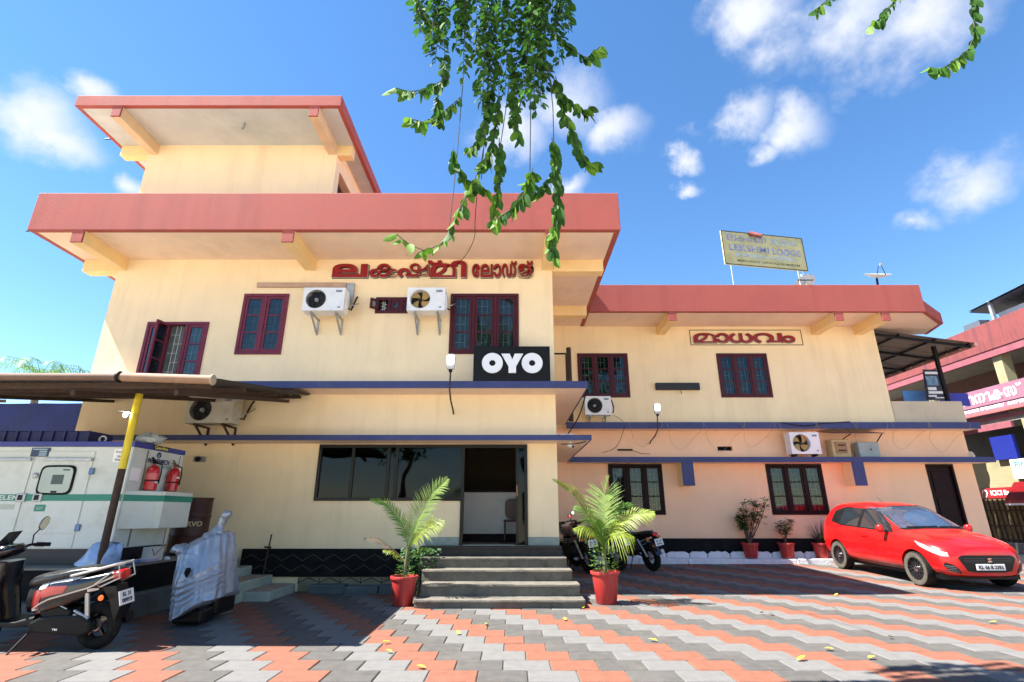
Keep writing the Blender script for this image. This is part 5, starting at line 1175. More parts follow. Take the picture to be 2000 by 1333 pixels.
# ---------------------------------------------------------------- plants
LEAFG = mat('palm_leaf', (.09, .20, .022), .5, var=.3, scale=6, sss=.45)
LEAFY = mat('palm_leaf_yellow', (.25, .33, .035), .5, var=.25, scale=6, sss=.45)
LEAFP = mat('palm_leaf_pale', (.25, .37, .10), .5, var=.2, scale=6, sss=.45)
LEAFB = mat('dry_leaf', (.16, .10, .06), .8, var=.3, scale=8, sss=.2)
STEM = mat('plant_stem', (.11, .13, .05), .7, var=.3, scale=10)
WOOD = mat('bark', (.10, .075, .055), .9, var=.3, scale=8, bump=.5, bscale=25)
POTR = mat('pot_red', (.40, .03, .027), .45, var=.1, scale=8, dirt=(.42, .16, .14), damt=.5, dscale=5, streak=True)
SOIL = mat('soil', (.10, .07, .045), .95, var=.4, scale=30, bump=.6, bscale=60)
def frond(parent, base, pts, length_leaf, m, n=34, droop=.35, fold=.5, width=.016, rs=1, start=.18, roll=0):
    """one feather palm frond: rachis plus leaflets"""
    rnd = random.Random(rs); P = resample(pts, n); b = MB()
    b.tube([base] + [tuple(p) for p in P], [.012] + [.010 * (1 - .8 * i / n) + .002 for i in range(n + 1)], 6)
    for i in range(int(n * start), n + 1):
        t = i / n; T = (P[min(i + 1, n)] - P[max(i - 1, 0)]).normalized()
        side = T.cross(Vector((0, 0, 1))); side = side.normalized() if side.length > .05 else Vector((1, 0, 0)); up = side.cross(T)
        if roll: q_ = Matrix.Rotation(R(roll), 3, T); side = q_ @ side; up = q_ @ up
        L = length_leaf * (math.sin(PI * min(1, .18 + t * .78)) ** .8) * rnd.uniform(.85, 1.1)
        for s_ in (-1, 1):
            d = (side * s_ * (1 - fold * .4) + T * (.5 + .5 * t + rnd.uniform(-.12, .12)) + up * (fold * .6 + rnd.uniform(-.15, .15))).normalized()
            pr = P[i]; prev = None; W_ = d.cross(up).normalized()
            for q in range(4):
                w = width * .7 * (.55, 1, .75, .08)[q]; c = pr + d * (L * q / 3) + Vector((0, 0, -droop * L * (q / 3) ** 2)) + W_ * 0
                e = (c - W_ * w, c + W_ * w)
                if prev: b.quad(prev[0], prev[1], e[1], e[0])
                prev = e
    return b.build('frond', m, parent)
def pot(t, r, h, rim=.05):
    prof = [(r * .70, 0), (r * .74, .01), (r * .96, h - rim), (r * .97, h - rim), (r * 1.06, h - rim + .006), (r * 1.1, h - .008), (r * 1.08, h), (r * .98, h), (r * .94, h - .05)]
    b = MB(); nn_ = 40
    vs = []
    for j, (q, z) in enumerate(prof):
        for k in range(nn_):
            f_ = 1 + (.012 * math.cos(k * PI) if 1 <= j <= 2 else 0); a = 2 * PI * k / nn_
            vs.append((q * f_ * math.cos(a), q * f_ * math.sin(a), z))
    fs = [(i * nn_ + k, i * nn_ + (k + 1) % nn_, (i + 1) * nn_ + (k + 1) % nn_, (i + 1) * nn_ + k) for i in range(len(prof) - 1) for k in range(nn_)]
    b.add(vs, fs); b.build('pot', POTR, t, smooth=True, ang=50)
    MB().lathe([(r * .95, h - .05), (r * .5, h - .03), (.001, h - .035)], 24, cap=False).build('soil', SOIL, t, smooth=True)
def leaf_shape(b, c, d, up, L, w, curl=.15):
    d = d.normalized(); s_ = d.cross(up); s_ = s_.normalized() if s_.length > .01 else d.orthogonal().normalized(); u = s_.cross(d)
    v = [c, c + d * L * .3 + s_ * w + u * w * .3, c + d * L * .7 + s_ * w * .85 - u * L * curl * .4 + u * w * .3, c + d * L - u * L * curl, c + d * L * .7 - s_ * w * .85 - u * L * curl * .4 + u * w * .3, c + d * L * .3 - s_ * w + u * w * .3, c + d * L * .5 - u * L * curl * .2]
    b.add(v, [(0, 1, 6), (1, 2, 6), (2, 3, 6), (3, 4, 6), (4, 5, 6), (5, 0, 6)])
GRN = mat('shrub_leaf', (.035, .10, .025), .45, var=.45, scale=9, sss=.3)
GRNL = mat('shrub_leaf_light', (.10, .20, .035), .45, var=.35, scale=9, sss=.35)
def ground_cover(t, z, r, h, n, m, rs, name='undergrowth'):
    rnd = random.Random(rs); b = MB()
    for i in range(n):
        a = rnd.uniform(0, 2 * PI); q = r * math.sqrt(rnd.random()); c = Vector((q * math.cos(a), q * math.sin(a), z + h * rnd.random() ** 1.2))
        d = Vector((math.cos(a), math.sin(a), rnd.uniform(-.2, .8))) + Vector((rnd.uniform(-.6, .6), rnd.uniform(-.6, .6), 0)); leaf_shape(b, c, d, Vector((rnd.uniform(-.3, .3), rnd.uniform(-.3, .3), 1)), rnd.uniform(.035, .06), rnd.uniform(.012, .02))
    tag(b.build(name, m, t), kind='stuff')
# potted palm left of the steps
p1_ = thing('potted_palm', 'slim potted palm in red pot left of the entrance steps', 'potted plant', (-1.69, 8.86, 0), 0, 'palms in red pots by the steps')
pot(p1_, .20, .42)
V = lambda *a: [Vector(q) for q in a]
MB().tube([(.0, 0, .38), (.01, 0, .62), (.03, 0, .85)], [.03, .024, .018], 8).build('trunk', STEM, p1_, smooth=True); MB().tube([(.05, .02, .38), (.06, .02, .75), (.02, .0, .9)], [.014, .012, .01], 6).build('trunk', STEM, p1_, smooth=True)
frond(p1_, (.02, 0, .78), V((.03, 0, .85), (.16, -.02, 1.25), (.38, -.05, 1.65), (.62, -.1, 1.88)), .40, LEAFP, 52, .25, .6, .011, 1, .18, 72)
frond(p1_, (.02, 0, .8), V((.02, 0, .9), (-.12, .05, 1.22), (-.38, .05, 1.50), (-.62, 0, 1.56)), .22, LEAFG, 44, .25, .9, .010, 2, .1, -60)
frond(p1_, (.02, 0, .72), V((.03, .02, .8), (.2, -.05, 1.05), (.42, -.1, 1.22), (.60, -.15, 1.22)), .32, LEAFY, 42, .5, .4, .011, 3, .18, 55)
frond(p1_, (.01, 0, .62), V((-.05, .02, .66), (-.25, .0, .84), (-.45, -.05, .97), (-.66, -.1, .98)), .16, LEAFB, 26, .9, .2, .007, 4, .3)
frond(p1_, (.01, 0, .58), V((-.02, .02, .62), (-.2, -.05, .78), (-.33, -.1, .80)), .15, LEAFY, 18, .7, .2, .010, 5, .3)
frond(p1_, (.02, 0, .70), V((.03, .05, .8), (.06, .1, 1.05), (.12, .16, 1.25)), .22, LEAFG, 24, .5, .4, .010, 6, .18, 20)
frond(p1_, (.02, 0, .62), V((.06, .05, .7), (.22, .12, .82), (.38, .16, .80)), .16, LEAFG, 20, .8, .2, .009, 7)
MB().tube([(.01, 0, .8), (.03, 0, 1.1), (.05, 0, 1.48)], [.008, .006, .002], 5).build('spear_leaf', STEM, p1_)
ground_cover(p1_, .40, .13, .14, 40, GRNL, 5)
bsh = thing('leafy_shrub', 'dense dark green shrub between the slim palm and the steps', 'shrub', (-1.62, 9.75, 0)); MB().tube([(0, 0, 0), (.02, 0, .3), (.0, 0, .55)], [.025, .02, .01], 6).build('stem', STEM, bsh)
rnd = random.Random(8); b = MB()
for i in range(420):
    a = rnd.uniform(0, 2 * PI); q = .30 * math.sqrt(rnd.random()); z = .25 + .52 * rnd.random(); c = Vector((q * math.cos(a) * 1.1, q * math.sin(a) * .7, z)); leaf_shape(b, c, Vector((math.cos(a), math.sin(a) - .4, rnd.uniform(-.4, .5))), Vector((0, -.3, 1)), rnd.uniform(.06, .10), rnd.uniform(.018, .03))
tag(b.build('foliage', GRN, bsh), kind='stuff')
# potted palm right of the steps
p2_ = thing('potted_palm', 'full yellow-green potted palm in red pot right of the entrance steps', 'potted plant', (1.49, 9.02, 0), 0, 'palms in red pots by the steps')
pot(p2_, .215, .47)
MB().tube([(0, 0, .42), (0, 0, .75), (.0, 0, 1.0)], [.035, .03, .02], 8).build('trunk', STEM, p2_, smooth=True)
frond(p2_, (0, 0, .9), V((.0, .02, 1.0), (.04, .06, 1.35), (.08, .10, 1.65), (.16, .08, 1.93)), .52, LEAFP, 56, .2, .35, .012, 11, .1)
frond(p2_, (0, 0, .85), V((-.02, 0, .95), (-.25, -.05, 1.35), (-.50, -.1, 1.70), (-.80, -.15, 1.88)), .22, LEAFY, 46, .25, .9, .012, 12, .05, -60)
frond(p2_, (0, 0, .85), V((.03, 0, .95), (.25, -.05, 1.18), (.50, -.12, 1.34), (.80, -.2, 1.36)), .30, LEAFY, 46, .45, .6, .012, 13, .1, 55)
frond(p2_, (0, 0, .7), V((.02, -.03, .85), (.12, -.14, 1.02), (.28, -.25, 1.06), (.42, -.3, 1.0)), .34, LEAFY, 24, .9, .2, .011, 14, .2, 30)
frond(p2_, (0, 0, .7), V((-.02, -.03, .85), (-.15, -.1, 1.05), (-.32, -.15, 1.15), (-.48, -.2, 1.12)), .24, LEAFY, 26, .8, .3, .010, 15, .2, -35)
frond(p2_, (0, 0, .8), V((-.03, .05, .9), (-.14, .12, 1.2), (-.30, .2, 1.42), (-.42, .25, 1.45)), .26, LEAFG, 28, .4, .5, .011, 16, .15, -50)
frond(p2_, (0, 0, .8), V((.03, .05, .9), (.14, .16, 1.2), (.36, .26, 1.45), (.55, .3, 1.5)), .30, LEAFG, 30, .4, .5, .011, 17, .15, 50)
frond(p2_, (0, 0, .75), V((-.01, -.04, .85), (-.06, -.14, 1.1), (-.1, -.22, 1.25)), .26, LEAFG, 24, .5, .5, .012, 18, .1)
ground_cover(p2_, .46, .24, .42, 230, GRNL, 6)
# shrubs in pots along the wing
def potted_shrub(label, x, y, size, rs, kind, flowers=()):
    z0 = .262; t = thing('potted_shrub', label, 'potted plant', (x, y, z0), 0, 'red pots along the wing wall'); pot(t, .20, .36); rnd = random.Random(rs)
    if kind == 'spiky':
        for i in range(46):
            a = rnd.uniform(0, 2 * PI); e = rnd.uniform(.15, 1.0); L = rnd.uniform(.5, .85) * size; b = MB(); rows = []
            for q in range(6):
                s_ = q / 5; r_ = L * s_ * e * .75 + .03; z = .34 + L * s_ * (1.05 - .35 * e) - .25 * L * e * s_ ** 2; w = .016 * (1 - s_ * .9); c = Vector((r_ * math.cos(a), r_ * math.sin(a), z)); n_ = Vector((-math.sin(a), math.cos(a), 0)); rows.append([c - n_ * w, c, c + n_ * w])
            b.loft(rows, False, False); b.build('blade_leaf', mat('cordyline_leaf', (.11, .03, .045), .5, var=.4, scale=12, sss=.25) if i % 4 else GRN, t)
        return t
    b = MB(); tips = []
    for i in range(kind):
        a = rnd.uniform(0, 2 * PI); L = rnd.uniform(.45, .95) * size; e = rnd.uniform(.2, .65); p = [Vector((0, 0, .33))]
        for q in range(1, 5): s_ = q / 4; p.append(Vector((L * e * s_ * math.cos(a) + .02 * rnd.uniform(-1, 1), L * e * s_ * math.sin(a) * .6, .33 + L * s_)))
        bb_ = MB(); bb_.tube(p, [.014, .012, .01, .008, .005], 6); bb_.build('stem', WOOD, t, smooth=True); tips += [(p[-1], 1), (p[3], .7), (p[2].lerp(p[3], .5), .5)]
    for c, k in tips:
        for i in range(int(26 * k)):
            a = rnd.uniform(0, 2 * PI); d = Vector((math.cos(a), math.sin(a), rnd.uniform(-.3, .8))); leaf_shape(b, c + d * rnd.uniform(.0, .06) + Vector((0, 0, rnd.uniform(-.05, .05))), d, Vector((0, 0, 1)), rnd.uniform(.07, .13), rnd.uniform(.014, .024), .2)
    tag(b.build('foliage', GRN, t), kind='stuff')
    for fx_, fz, m in flowers:
        fb = MB()
        for i in range(6): a = i * PI / 3; leaf_shape(fb, Vector((fx_, -.1, fz)), Vector((math.cos(a), -.4, math.sin(a))), Vector((0, -1, 0)), .05, .022)
        fb.build('flower', m, t)
    return t
potted_shrub('bushy flowering shrub in red pot, leftmost of three along the wing', 6.18, 14.40, 1.15, 3, 13, [(-.16, 1.02, mat('flower_orange', (.7, .3, .03), .6, sss=.3)), (.22, .85, mat('flower_pink', (.6, .25, .28), .6, sss=.3))])
potted_shrub('thin sparse shrub in red pot, middle of three along the wing', 7.12, 14.40, .75, 9, 4)
potted_shrub('spiky dark red cordyline in red pot beside the car', 8.02, 14.40, 1.0, 5, 'spiky')

# ---------------------------------------------------------------- hanging vines of the tree overhead
VL = mat('vine_leaf', (.042, .125, .018), .55, var=.6, scale=6, spec=.25, sss=.4)
VLL = mat('vine_leaf_young', (.13, .27, .025), .55, var=.35, scale=5, spec=.25, sss=.45)
VST = mat('vine_stem', (.06, .06, .045), .8)
lm = []
for m in (VL, VLL):
    b = MB(); L, w = 1.0, .27
    rows = []
    for i in range(6):
        t = i / 5; ww = w * (math.sin(PI * min(.985, .04 + t * .95)) ** .75); z = -.10 * t * t
        rows.append([(t * L, -ww, z + .06 * (ww / w)), (t * L, 0, z), (t * L, ww, z + .06 * (ww / w))])
    b.loft(rows, False, False); me = b.mesh('leaf', True, 80); me.materials.append(m); lm.append(me)
vrnd = random.Random(21)
YV = 4.3
def vine(label, pix, n, depth=0., thick=None, young=.12, size=.14, leaves=True, top=None):
    """strand through photographed points; leaves alternate along it and hang"""
    pts = [onY(u, v, YV + depth) for u, v in pix]
    t = thing('hanging_vine', label, 'vine', pts[0], 0, 'vine strands hanging from the tree')
    n = int(n * 1.35); P = resample([p - pts[0] for p in pts], max(n, 8))
    MB().tube(P, .005, 5).build('stem', VST, t, smooth=True)
    if not leaves: return t
    for i in range(1, n + 1):
        p = P[min(i, len(P) - 1)]; T = (P[min(i + 1, len(P) - 1)] - P[max(i - 1, 0)]).normalized()
        for s_ in ((-1, 1) if vrnd.random() < .8 else (vrnd.choice((-1, 1)),)):
            o = bpy.data.objects.new('leaf', lm[1 if (vrnd.random() < young + .5 * (i / n) ** 3) else 0]); C.objects.link(o); o.parent = t; o.location = p
            d = (Vector((s_ * .5, vrnd.uniform(-.35, .2), -1)) + T * .5 + Vector((vrnd.uniform(-.3, .3), vrnd.uniform(-.4, .4), 0))).normalized()
            o.rotation_euler = (d.to_track_quat('X', 'Z').to_matrix() @ Matrix.Rotation(vrnd.uniform(-.9, .9) + R(90), 3, 'X')).to_euler(); k = size * vrnd.uniform(.6, 1.25); o.scale = (k, k, k)
    return t
vine('vine strand curling left at bright tip over the red roof band', [(952, 300), (945, 440), (880, 430)][:1] + [(888, 430), (880, 458), (855, 482), (825, 490), (795, 475), (775, 458)], 15, 0, young=.75)
vine('bare cord holding the curled bright vine tip', [(905, 150), (893, 300), (885, 380), (878, 440)], 8, leaves=False)
vine('arching vine strand just above the roof edge', [(885, 290), (890, 325), (910, 350), (935, 365), (950, 372)], 13)
vine('vine strand reaching the red band left of the longest one', [(975, 270), (975, 340), (970, 400), (962, 430)], 12, .05)
vine('vine strand with bright tip crossing the red band', [(1040, 330), (1030, 370), (1005, 405), (975, 425), (962, 432)], 13, -.05)
vine('longest vine strand hanging past the roof soffit', [(1078, 270), (1085, 330), (1090, 390), (1085, 430), (1075, 470), (1082, 505)], 24, -.1)
vine('vine strand looping beside the longest one over the roof', [(1085, 330), (1060, 372), (1045, 380), (1035, 345)], 10)
vine('vine strand curving down right over the white cloud', [(1085, 150), (1095, 200), (1110, 240), (1130, 290), (1150, 325), (1160, 318)], 22)
vine('short vine tip leaning right below the dense foliage', [(1090, 180), (1120, 205), (1145, 220), (1150, 210)], 9)
vine('topmost vine tip reaching out to the right', [(1080, 60), (1115, 95), (1145, 115), (1172, 92)], 11)
vine('upper vine tip reaching out to the left', [(880, 150), (830, 175), (800, 180), (772, 172)], 11, young=.45)
vine('lower vine tip drooping out to the left', [(900, 190), (860, 225), (830, 240), (800, 232)], 12, young=.45)
vine('short hanging vine under the left foliage', [(870, 120), (860, 170), (850, 210), (860, 240)], 12)
vine('vine strand hanging near the middle of the foliage', [(960, 170), (950, 230), (935, 280), (915, 290)], 13)
vine('vine strand with bright end left of the middle', [(975, 180), (970, 240), (960, 290), (950, 325)], 12)
vine('vine strand hanging in the middle over the sky', [(1005, 130), (1000, 200), (1005, 250), (1012, 272)], 13)
vine('vine strand at the upper left edge of the foliage', [(830, 0), (815, 10), (830, 35), (850, 50)], 8)
for i, (a, b_) in enumerate([((955, 60), (940, 350)), ((1030, 100), (1035, 335)), ((1000, 80), (975, 300)), ((1070, 120), (1082, 300))]):
    vine(['thin bare cord left of centre under the foliage', 'thin bare cord in the centre over the cloud', 'thin bare cord beside the middle strand', 'thin bare cord above the longest strand'][i], [a, ((a[0] + b_[0]) / 2 + 4, (a[1] + b_[1]) / 2), b_], 8, leaves=False)
vine('rightmost vine strand curling in at the top right corner', [(1898, -40), (1900, 30), (1905, 65), (1893, 95), (1865, 120), (1832, 138), (1815, 132)], 19, 0, young=.0)
vine('short vine tip in the top right, middle one', [(1760, -30), (1745, 5), (1720, 35), (1695, 55)], 9)
vine('small vine tip at the top, leftmost of the right group', [(1650, -40), (1625, -10), (1605, 10), (1592, 20)], 6)
# dense hanging mass above
b = MB(); vr = random.Random(5); b2 = MB()
for k in range(46):
    u0 = vr.gauss(970, 95); u0 = min(max(u0, 815), 1105); v1 = vr.uniform(40, 235) * (1.15 - abs(u0 - 985) / 260); yd = YV + vr.uniform(-.25, .3); u1 = u0 + vr.uniform(-25, 25)
    A, B_ = onY(u0, -60, yd), onY(u1, max(20, v1), yd); n_ = int((A - B_).length / .034); b2.tube([A, A.lerp(B_, .5), B_], .004, 4)
    for i in range(n_):
        p = A.lerp(B_, i / n_); s_ = vr.choice((-1, 1)); d = Vector((s_ * vr.uniform(.2, .9), vr.uniform(-.7, .3), -vr.uniform(.3, 1.1))).normalized(); L = vr.uniform(.08, .15); leaf_shape(b, p, d, Vector((vr.uniform(-.6, .6), vr.uniform(-.6, .6), 1)), L, L * .25, .1)
ov = thing('overhanging_tree', 'leafy tree over the yard with the thick bunch of hanging foliage', 'tree', (3.2, -4.5, 0))
tag(b.build('hanging_foliage', VL, ov, False), kind='stuff'); tag(b2.build('hanging_stems', VST, ov, False), kind='stuff')
MB().tube([(3.2, -4.5, -.05), (3.1, -4.3, 2), (2.7, -3.6, 4.5), (2.0, -2.0, 6.8), (1.0, .5, 8.2), (.2, 3.2, 8.6), (-.3, 4.6, 8.3)], [.34, .28, .24, .2, .15, .09, .03], 12).build('trunk', WOOD, ov, False, smooth=True)
for q in ([(2.0, -2, 6.8), (3.4, 0, 8.2), (4.6, 2.6, 8.6), (5.2, 4.4, 8.3)], [(2.7, -3.6, 4.5), (4.5, -5, 6.8), (6.2, -6.5, 8.5)], [(2.7, -3.6, 4.5), (0.5, -5.5, 7.0), (-1.5, -7.5, 8.5)]): MB().tube(q, [.13, .1, .06, .03][:len(q)], 8).build('branch', WOOD, ov, False, smooth=True)
def crown(parent, cs, n, size, m, rs, name='crown'):
    b = MB(); rn = random.Random(rs)
    for c, r in cs:
        for i in range(n):
            d = Vector((rn.gauss(0, 1), rn.gauss(0, 1), rn.gauss(0, .75))).normalized(); p = Vector(c) + d * r * (rn.random() ** .45); q = Vector((rn.gauss(0, 1), rn.gauss(0, 1), rn.gauss(0, .6) - .3)); leaf_shape(b, p, q, Vector((rn.gauss(0, .4), rn.gauss(0, .4), 1)), size * rn.uniform(.7, 1.3), size * .28)
    tag(b.build(name, m, parent, False), kind='stuff')
crown(ov, [((5.0, -6.5, 9.2), 2.2), ((-1.5, -7.5, 9.2), 2.2), ((2.0, -5.5, 8.8), 2.0), ((3.8, .2, 9.4), 1.2), ((4.8, 3.4, 9.0), .9)], 620, .26, VL, 3)
for i, (x, y, h, lab) in enumerate([(-6.5, -11, 11, 'broad tree across the road behind the viewer on the left'), (8.5, -13, 12, 'broad tree across the road behind the viewer on the right'), (1.0, -15, 13, 'broad tree across the road straight behind the viewer')]):
    t = thing('roadside_tree', lab, 'tree', (x, y, 0), 0, 'trees across the road'); MB().tube([(x, y, -.05), (x + .2, y, h * .35), (x - .1, y, h * .7)], [.3, .22, .12], 10).build('trunk', WOOD, t, False, smooth=True)
    crown(t, [((x, y, h * .8), 2.6), ((x + 2.2, y + .5, h * .65), 1.9), ((x - 2.2, y - .4, h * .62), 1.9), ((x, y + 1, h * .5), 1.8)], 420, .36, VL, 30 + i)
# fallen leaves
FL = mat('fallen_leaf', (.55, .45, .04), .6, var=.3, scale=20)
spots = [(765, 1257, 'first left of the steps foot on an orange paver'), (766, 1277, 'just below the first one left of the steps'), (897, 1242, 'straight below the left part of the steps'), (832, 1308, 'lowest one left of the centre'), (950, 1220, 'close below the middle of the steps'), (1105, 1214, 'below the right part of the steps'), (1285, 1255, 'below and right of the second palm'), (1487, 1200, 'left one of a close pair'), (1505, 1201, 'right one of a close pair'), (1630, 1165, 'at the shadow edge near the car'), (1557, 1293, 'lowest one right of the centre'), (1609, 1270, 'middle of the lower right group'), (1696, 1289, 'rightmost of the lowest row'), (1745, 1248, 'in the right half below the car'), (1930, 1218, 'farthest right under the car front'), (1636, 1192, 'just below the shadow edge leaf'), (783, 1182, 'touching the first palm pot'), (1138, 1190, 'at the right foot of the steps')]
for i, (u, v, w_) in enumerate(spots):
    r_ = ray(u, v); p = r_ * (-CAMH / r_.z); b = MB(); a = vrnd.uniform(0, 6.28); leaf_shape(b, Vector((0, 0, .012)), Vector((math.cos(a), math.sin(a), .15)), Vector((0, 0, 1)), vrnd.uniform(.08, .12), .024, vrnd.uniform(-.25, .1)); o = b.build('fallen_leaf', FL); o.location = (p.x, p.y, .003); tag(o, 'yellow fallen leaf ' + w_, 'leaf', 'fallen yellow leaves on the paving')
# ---------------------------------------------------------------- on the wing roof
rb = thing('rooftop_board', 'faded yellow rooftop signboard reading LEKSHMI LODGE on thin posts', 'signboard', (8.4, 15.3, 7.2))
A, B_ = Vector((6.88, 15.0, 0)), Vector((9.84, 15.53, 0)); wd = (B_ - A).length; RZ = Matrix.Rotation(math.atan2(B_.y - A.y, B_.x - A.x), 4, 'Z')
MS = Matrix.Translation(A) @ RZ
YB = mat('board_yellow', (.47, .43, .21), .8, var=.2, scale=3, dirt=(.27, .34, .36), damt=.75, dscale=2.2)
b = MB(); b.T = MS; b.box(0, wd, 0, .05, 8.98, 10.21); b.build('board', YB, rb, False)
b = MB(); b.T = MS; t = .025
b.box(0, wd, -.012, .0, 8.98, 8.98 + t).box(0, wd, -.012, 0, 10.21 - t, 10.21).box(0, t, -.012, 0, 8.98 + t, 10.21 - t).box(wd - t, wd, -.012, 0, 8.98 + t, 10.21 - t); b.build('board_frame', RUST, rb, False)
def bl(txt, x, z, w, h, m, bold=.0):
    me = text_mesh(txt, w, h, .002, bold); me.transform(MS @ Matrix.Translation((x, -.004, z))); mobj('lettering', me, m, rb, False)
FB = mat('faded_blue_print', (.22, .25, .40), .7, var=.35, scale=9); FB2 = mat('pale_blue_print', (.36, .44, .50), .7, var=.3, scale=9); FK = mat('faded_black_print', (.13, .12, .09), .7, var=.4, scale=9)
xx_ = .18
for ch, w in (('ല', .36), ('ക', .34), ('ഷ', .32), ('മ', .3), ('ി', .12)): bl(ch, xx_ + w / 2, 9.98, w * .95, .22, FB, .01); xx_ += w
xx_ = 1.78
for ch, w in (('േ', .12), ('ല', .26), ('ാ', .13), ('ഡ', .26), ('ജ', .26)): bl(ch, xx_ + w / 2, 9.96, w * .9, .20, FB2, .01); xx_ += w
bl('LEKSHMI', .95, 9.62, 1.45, .23, FB, .02); bl('LODGE', 2.32, 9.60, 1.05, .23, FB, .02); bl('BOARDING & LODGING', 1.5, 9.36, 2.2, .14, FB2, .01); bl('MERCHANTS', .85, 9.15, .8, .085, FK, .01); bl('NITHYAGURUMADAM', 2.05, 9.15, 1.35, .085, FK, .01)
b = MB(); b.T = MS; b.tube([(1.02, -.02, 10.20), (1.3, -.25, 9.98)], .075, 12); b.build('floodlight', mat('floodlight_red', (.20, .05, .04), .6, var=.3), rb, False, smooth=True)
for x, y in ((.25, .08), (wd - .12, .08), (wd - .3, .10)):
    b = MB(); b.T = MS; b.tube([(x, y, 7.15), (x, y, 10.24 if x != wd - .3 else 9.2)], .022, 8); b.build('post', GALV, rb, False)
def dish(label, loc, rx, rz, r=.45, H=1.45):
    t = thing('satellite_dish', label, 'satellite dish', loc, rz, 'dishes on the wing roof')
    Mx = Matrix.Rotation(rx, 4, 'X'); b = MB(); b.T = Matrix.Translation((0, 0, H)) @ Mx; b.lathe([(r * q / 6, .34 * r * (q / 6) ** 2 - .0) for q in range(7)], 28, cap=False); b.build('reflector', mat('dish_grey', (.45, .46, .48), .5, var=.1), t, smooth=True)
    b = MB(); b.T = Matrix.Translation((0, 0, H)) @ Mx; b.tube([(0, -r, .3 * r), (0, -r * .3, r * 1.1)], .012, 6).tube([(0, 0, 0), (0, -.02, r * 1.0)], .01, 6); b.build('feed_arm', BLKM, t)
    b = MB(); b.T = Matrix.Translation((0, 0, H)) @ Mx; b.tube([(0, -r * .3, r * 1.0), (0, -r * .3, r * 1.25)], .035, 8); b.build('receiver', GALV, t, smooth=True)
    MB().tube([(0, .02, 0), (.02, .05, H * .75), (0, 0, H)], .03, 8).build('mast', BLKM, t, smooth=True)
dish('pale satellite dish half hidden behind the rooftop board leg', (9.8, 15.7, 7.2), R(-32), R(15), .36, 1.35)
dish('satellite dish seen edge-on alone at the right of the wing roof', (10.95, 14.1, 7.2), R(27), R(0), .36, .85)
pp_ = tag(MB().box(9.25, 9.75, 15.2, 15.24, 8.50, 8.52).build('solar_panel', BLKM), 'small dark panel tilted beside the pale satellite dish', 'panel'); MB().tube([(9.5, 15.22, 7.2), (9.5, 15.22, 8.5)], .015).build('leg', GALV, pp_)

# ---------------------------------------------------------------- terrace canopy at the right end of the wing
ca = thing('terrace_canopy', 'ribbed sheet metal canopy over the terrace at the right end of the wing', 'canopy', (12.4, 16.5, 3.7))
CS = mat('canopy_sheet', (.20, .165, .14), .6, metal=.2, var=.15, scale=3)
for q in range(8):
    y0, y1 = 14.72 + q * .52, 14.72 + (q + 1) * .52 - .01; b = MB(); rows = []
    for k, x in ((0, XE + .02), (1, 13.9)):
        z = 6.62 if k == 0 else 6.20; rows.append([(x, y0 + (y1 - y0) * j / 6, z + (.035 if j in (2, 3) else 0)) for j in range(7)])
    b.loft(rows, False, False); b.loft([[(p[0], p[1], p[2] + .006) for p in r_] for r_ in rows[::-1]], False, False); b.build('canopy_sheet', CS, ca, False)
for y in (14.85, 16.2, 17.6, 18.7): MB().bar((XE + .02, y, 6.54), (13.86, y, 6.12), .06, .07).build('rafter', BLKM, ca, False)
for x in (11.7, 12.75, 13.75): MB().bar((x, 14.74, 6.62 - (x - XE) * .14 - .04), (x, 18.85, 6.62 - (x - XE) * .14 - .04), .05).build('purlin', BLKM, ca, False)
for y in (15.2, 18.6): MB().bar((13.03, y, 3.72), (13.03, y, 6.25), .09).build('post', BLKM, ca, False)
MB().tube([(13.93, 14.72, 6.16), (13.93, 18.9, 6.16)], .06, 10).build('gutter', mat('gutter_pink', (.45, .22, .2), .7), ca, False)
po = thing('terrace_poster', 'black and white printed poster hanging under the terrace canopy', 'poster', (13.05, 15.6, 4.65))
b = MB(); b.add([(12.85, 15.6, 5.62), (13.30, 15.62, 5.62), (13.33, 15.6, 4.66), (12.70, 15.58, 4.64), (12.85, 15.61, 5.62), (13.30, 15.63, 5.62), (13.33, 15.61, 4.66), (12.70, 15.59, 4.64)], [(3, 2, 1, 0), (4, 5, 6, 7), (0, 1, 5, 4), (2, 3, 7, 6), (1, 2, 6, 5), (3, 0, 4, 7)]); b.build('sheet', mat('poster_dark', (.02, .03, .05), .4, var=.4, scale=5), po, False)
for i, (x0, x1, z0, z1, m) in enumerate([(12.87, 13.27, 5.46, 5.54, OW), (12.85, 13.2, 5.10, 5.40, mat('poster_blue', (.16, .30, .42), .5, var=.9, scale=7)), (12.84, 13.1, 4.95, 5.05, OW), (12.83, 13.28, 4.84, 4.92, OW), (12.80, 13.05, 4.74, 4.80, OW), (13.0, 13.3, 4.70, 4.73, OW)]): MB().box(x0, x1, 15.572, 15.578, z0, z1).build('print_block', m, po, False)
for i, (x0, x1, z0, z1, m, lab) in enumerate([(12.35, 13.1, 4.3, 5.03, (.10, .28, .62), 'light blue sheet leaning on the terrace parapet'), (13.5, 14.4, 5.15, 4.95, (.03, .05, .36), 'dark blue sheet right of the canopy post')]):
    tag(MB().box(x0, x1, 16.0, 16.04, z0 - .6, z1).build('blue_sheet', mat('sheet_%d' % i, m, .5, var=.2)), lab, 'sheet')
tag(MB().box(XE + .3, 16.9, 22.0, 22.1, 3.7, 5.6).build('far_shed_wall', mat('pale_far_wall', (.55, .57, .60), .8, var=.1)), 'pale shed wall seen far back under the terrace canopy', 'wall')
fs_ = thing('far_shed_roof', 'dark corrugated shed roof behind the terrace', 'roof', (14, 20, 3.7)); b = MB()
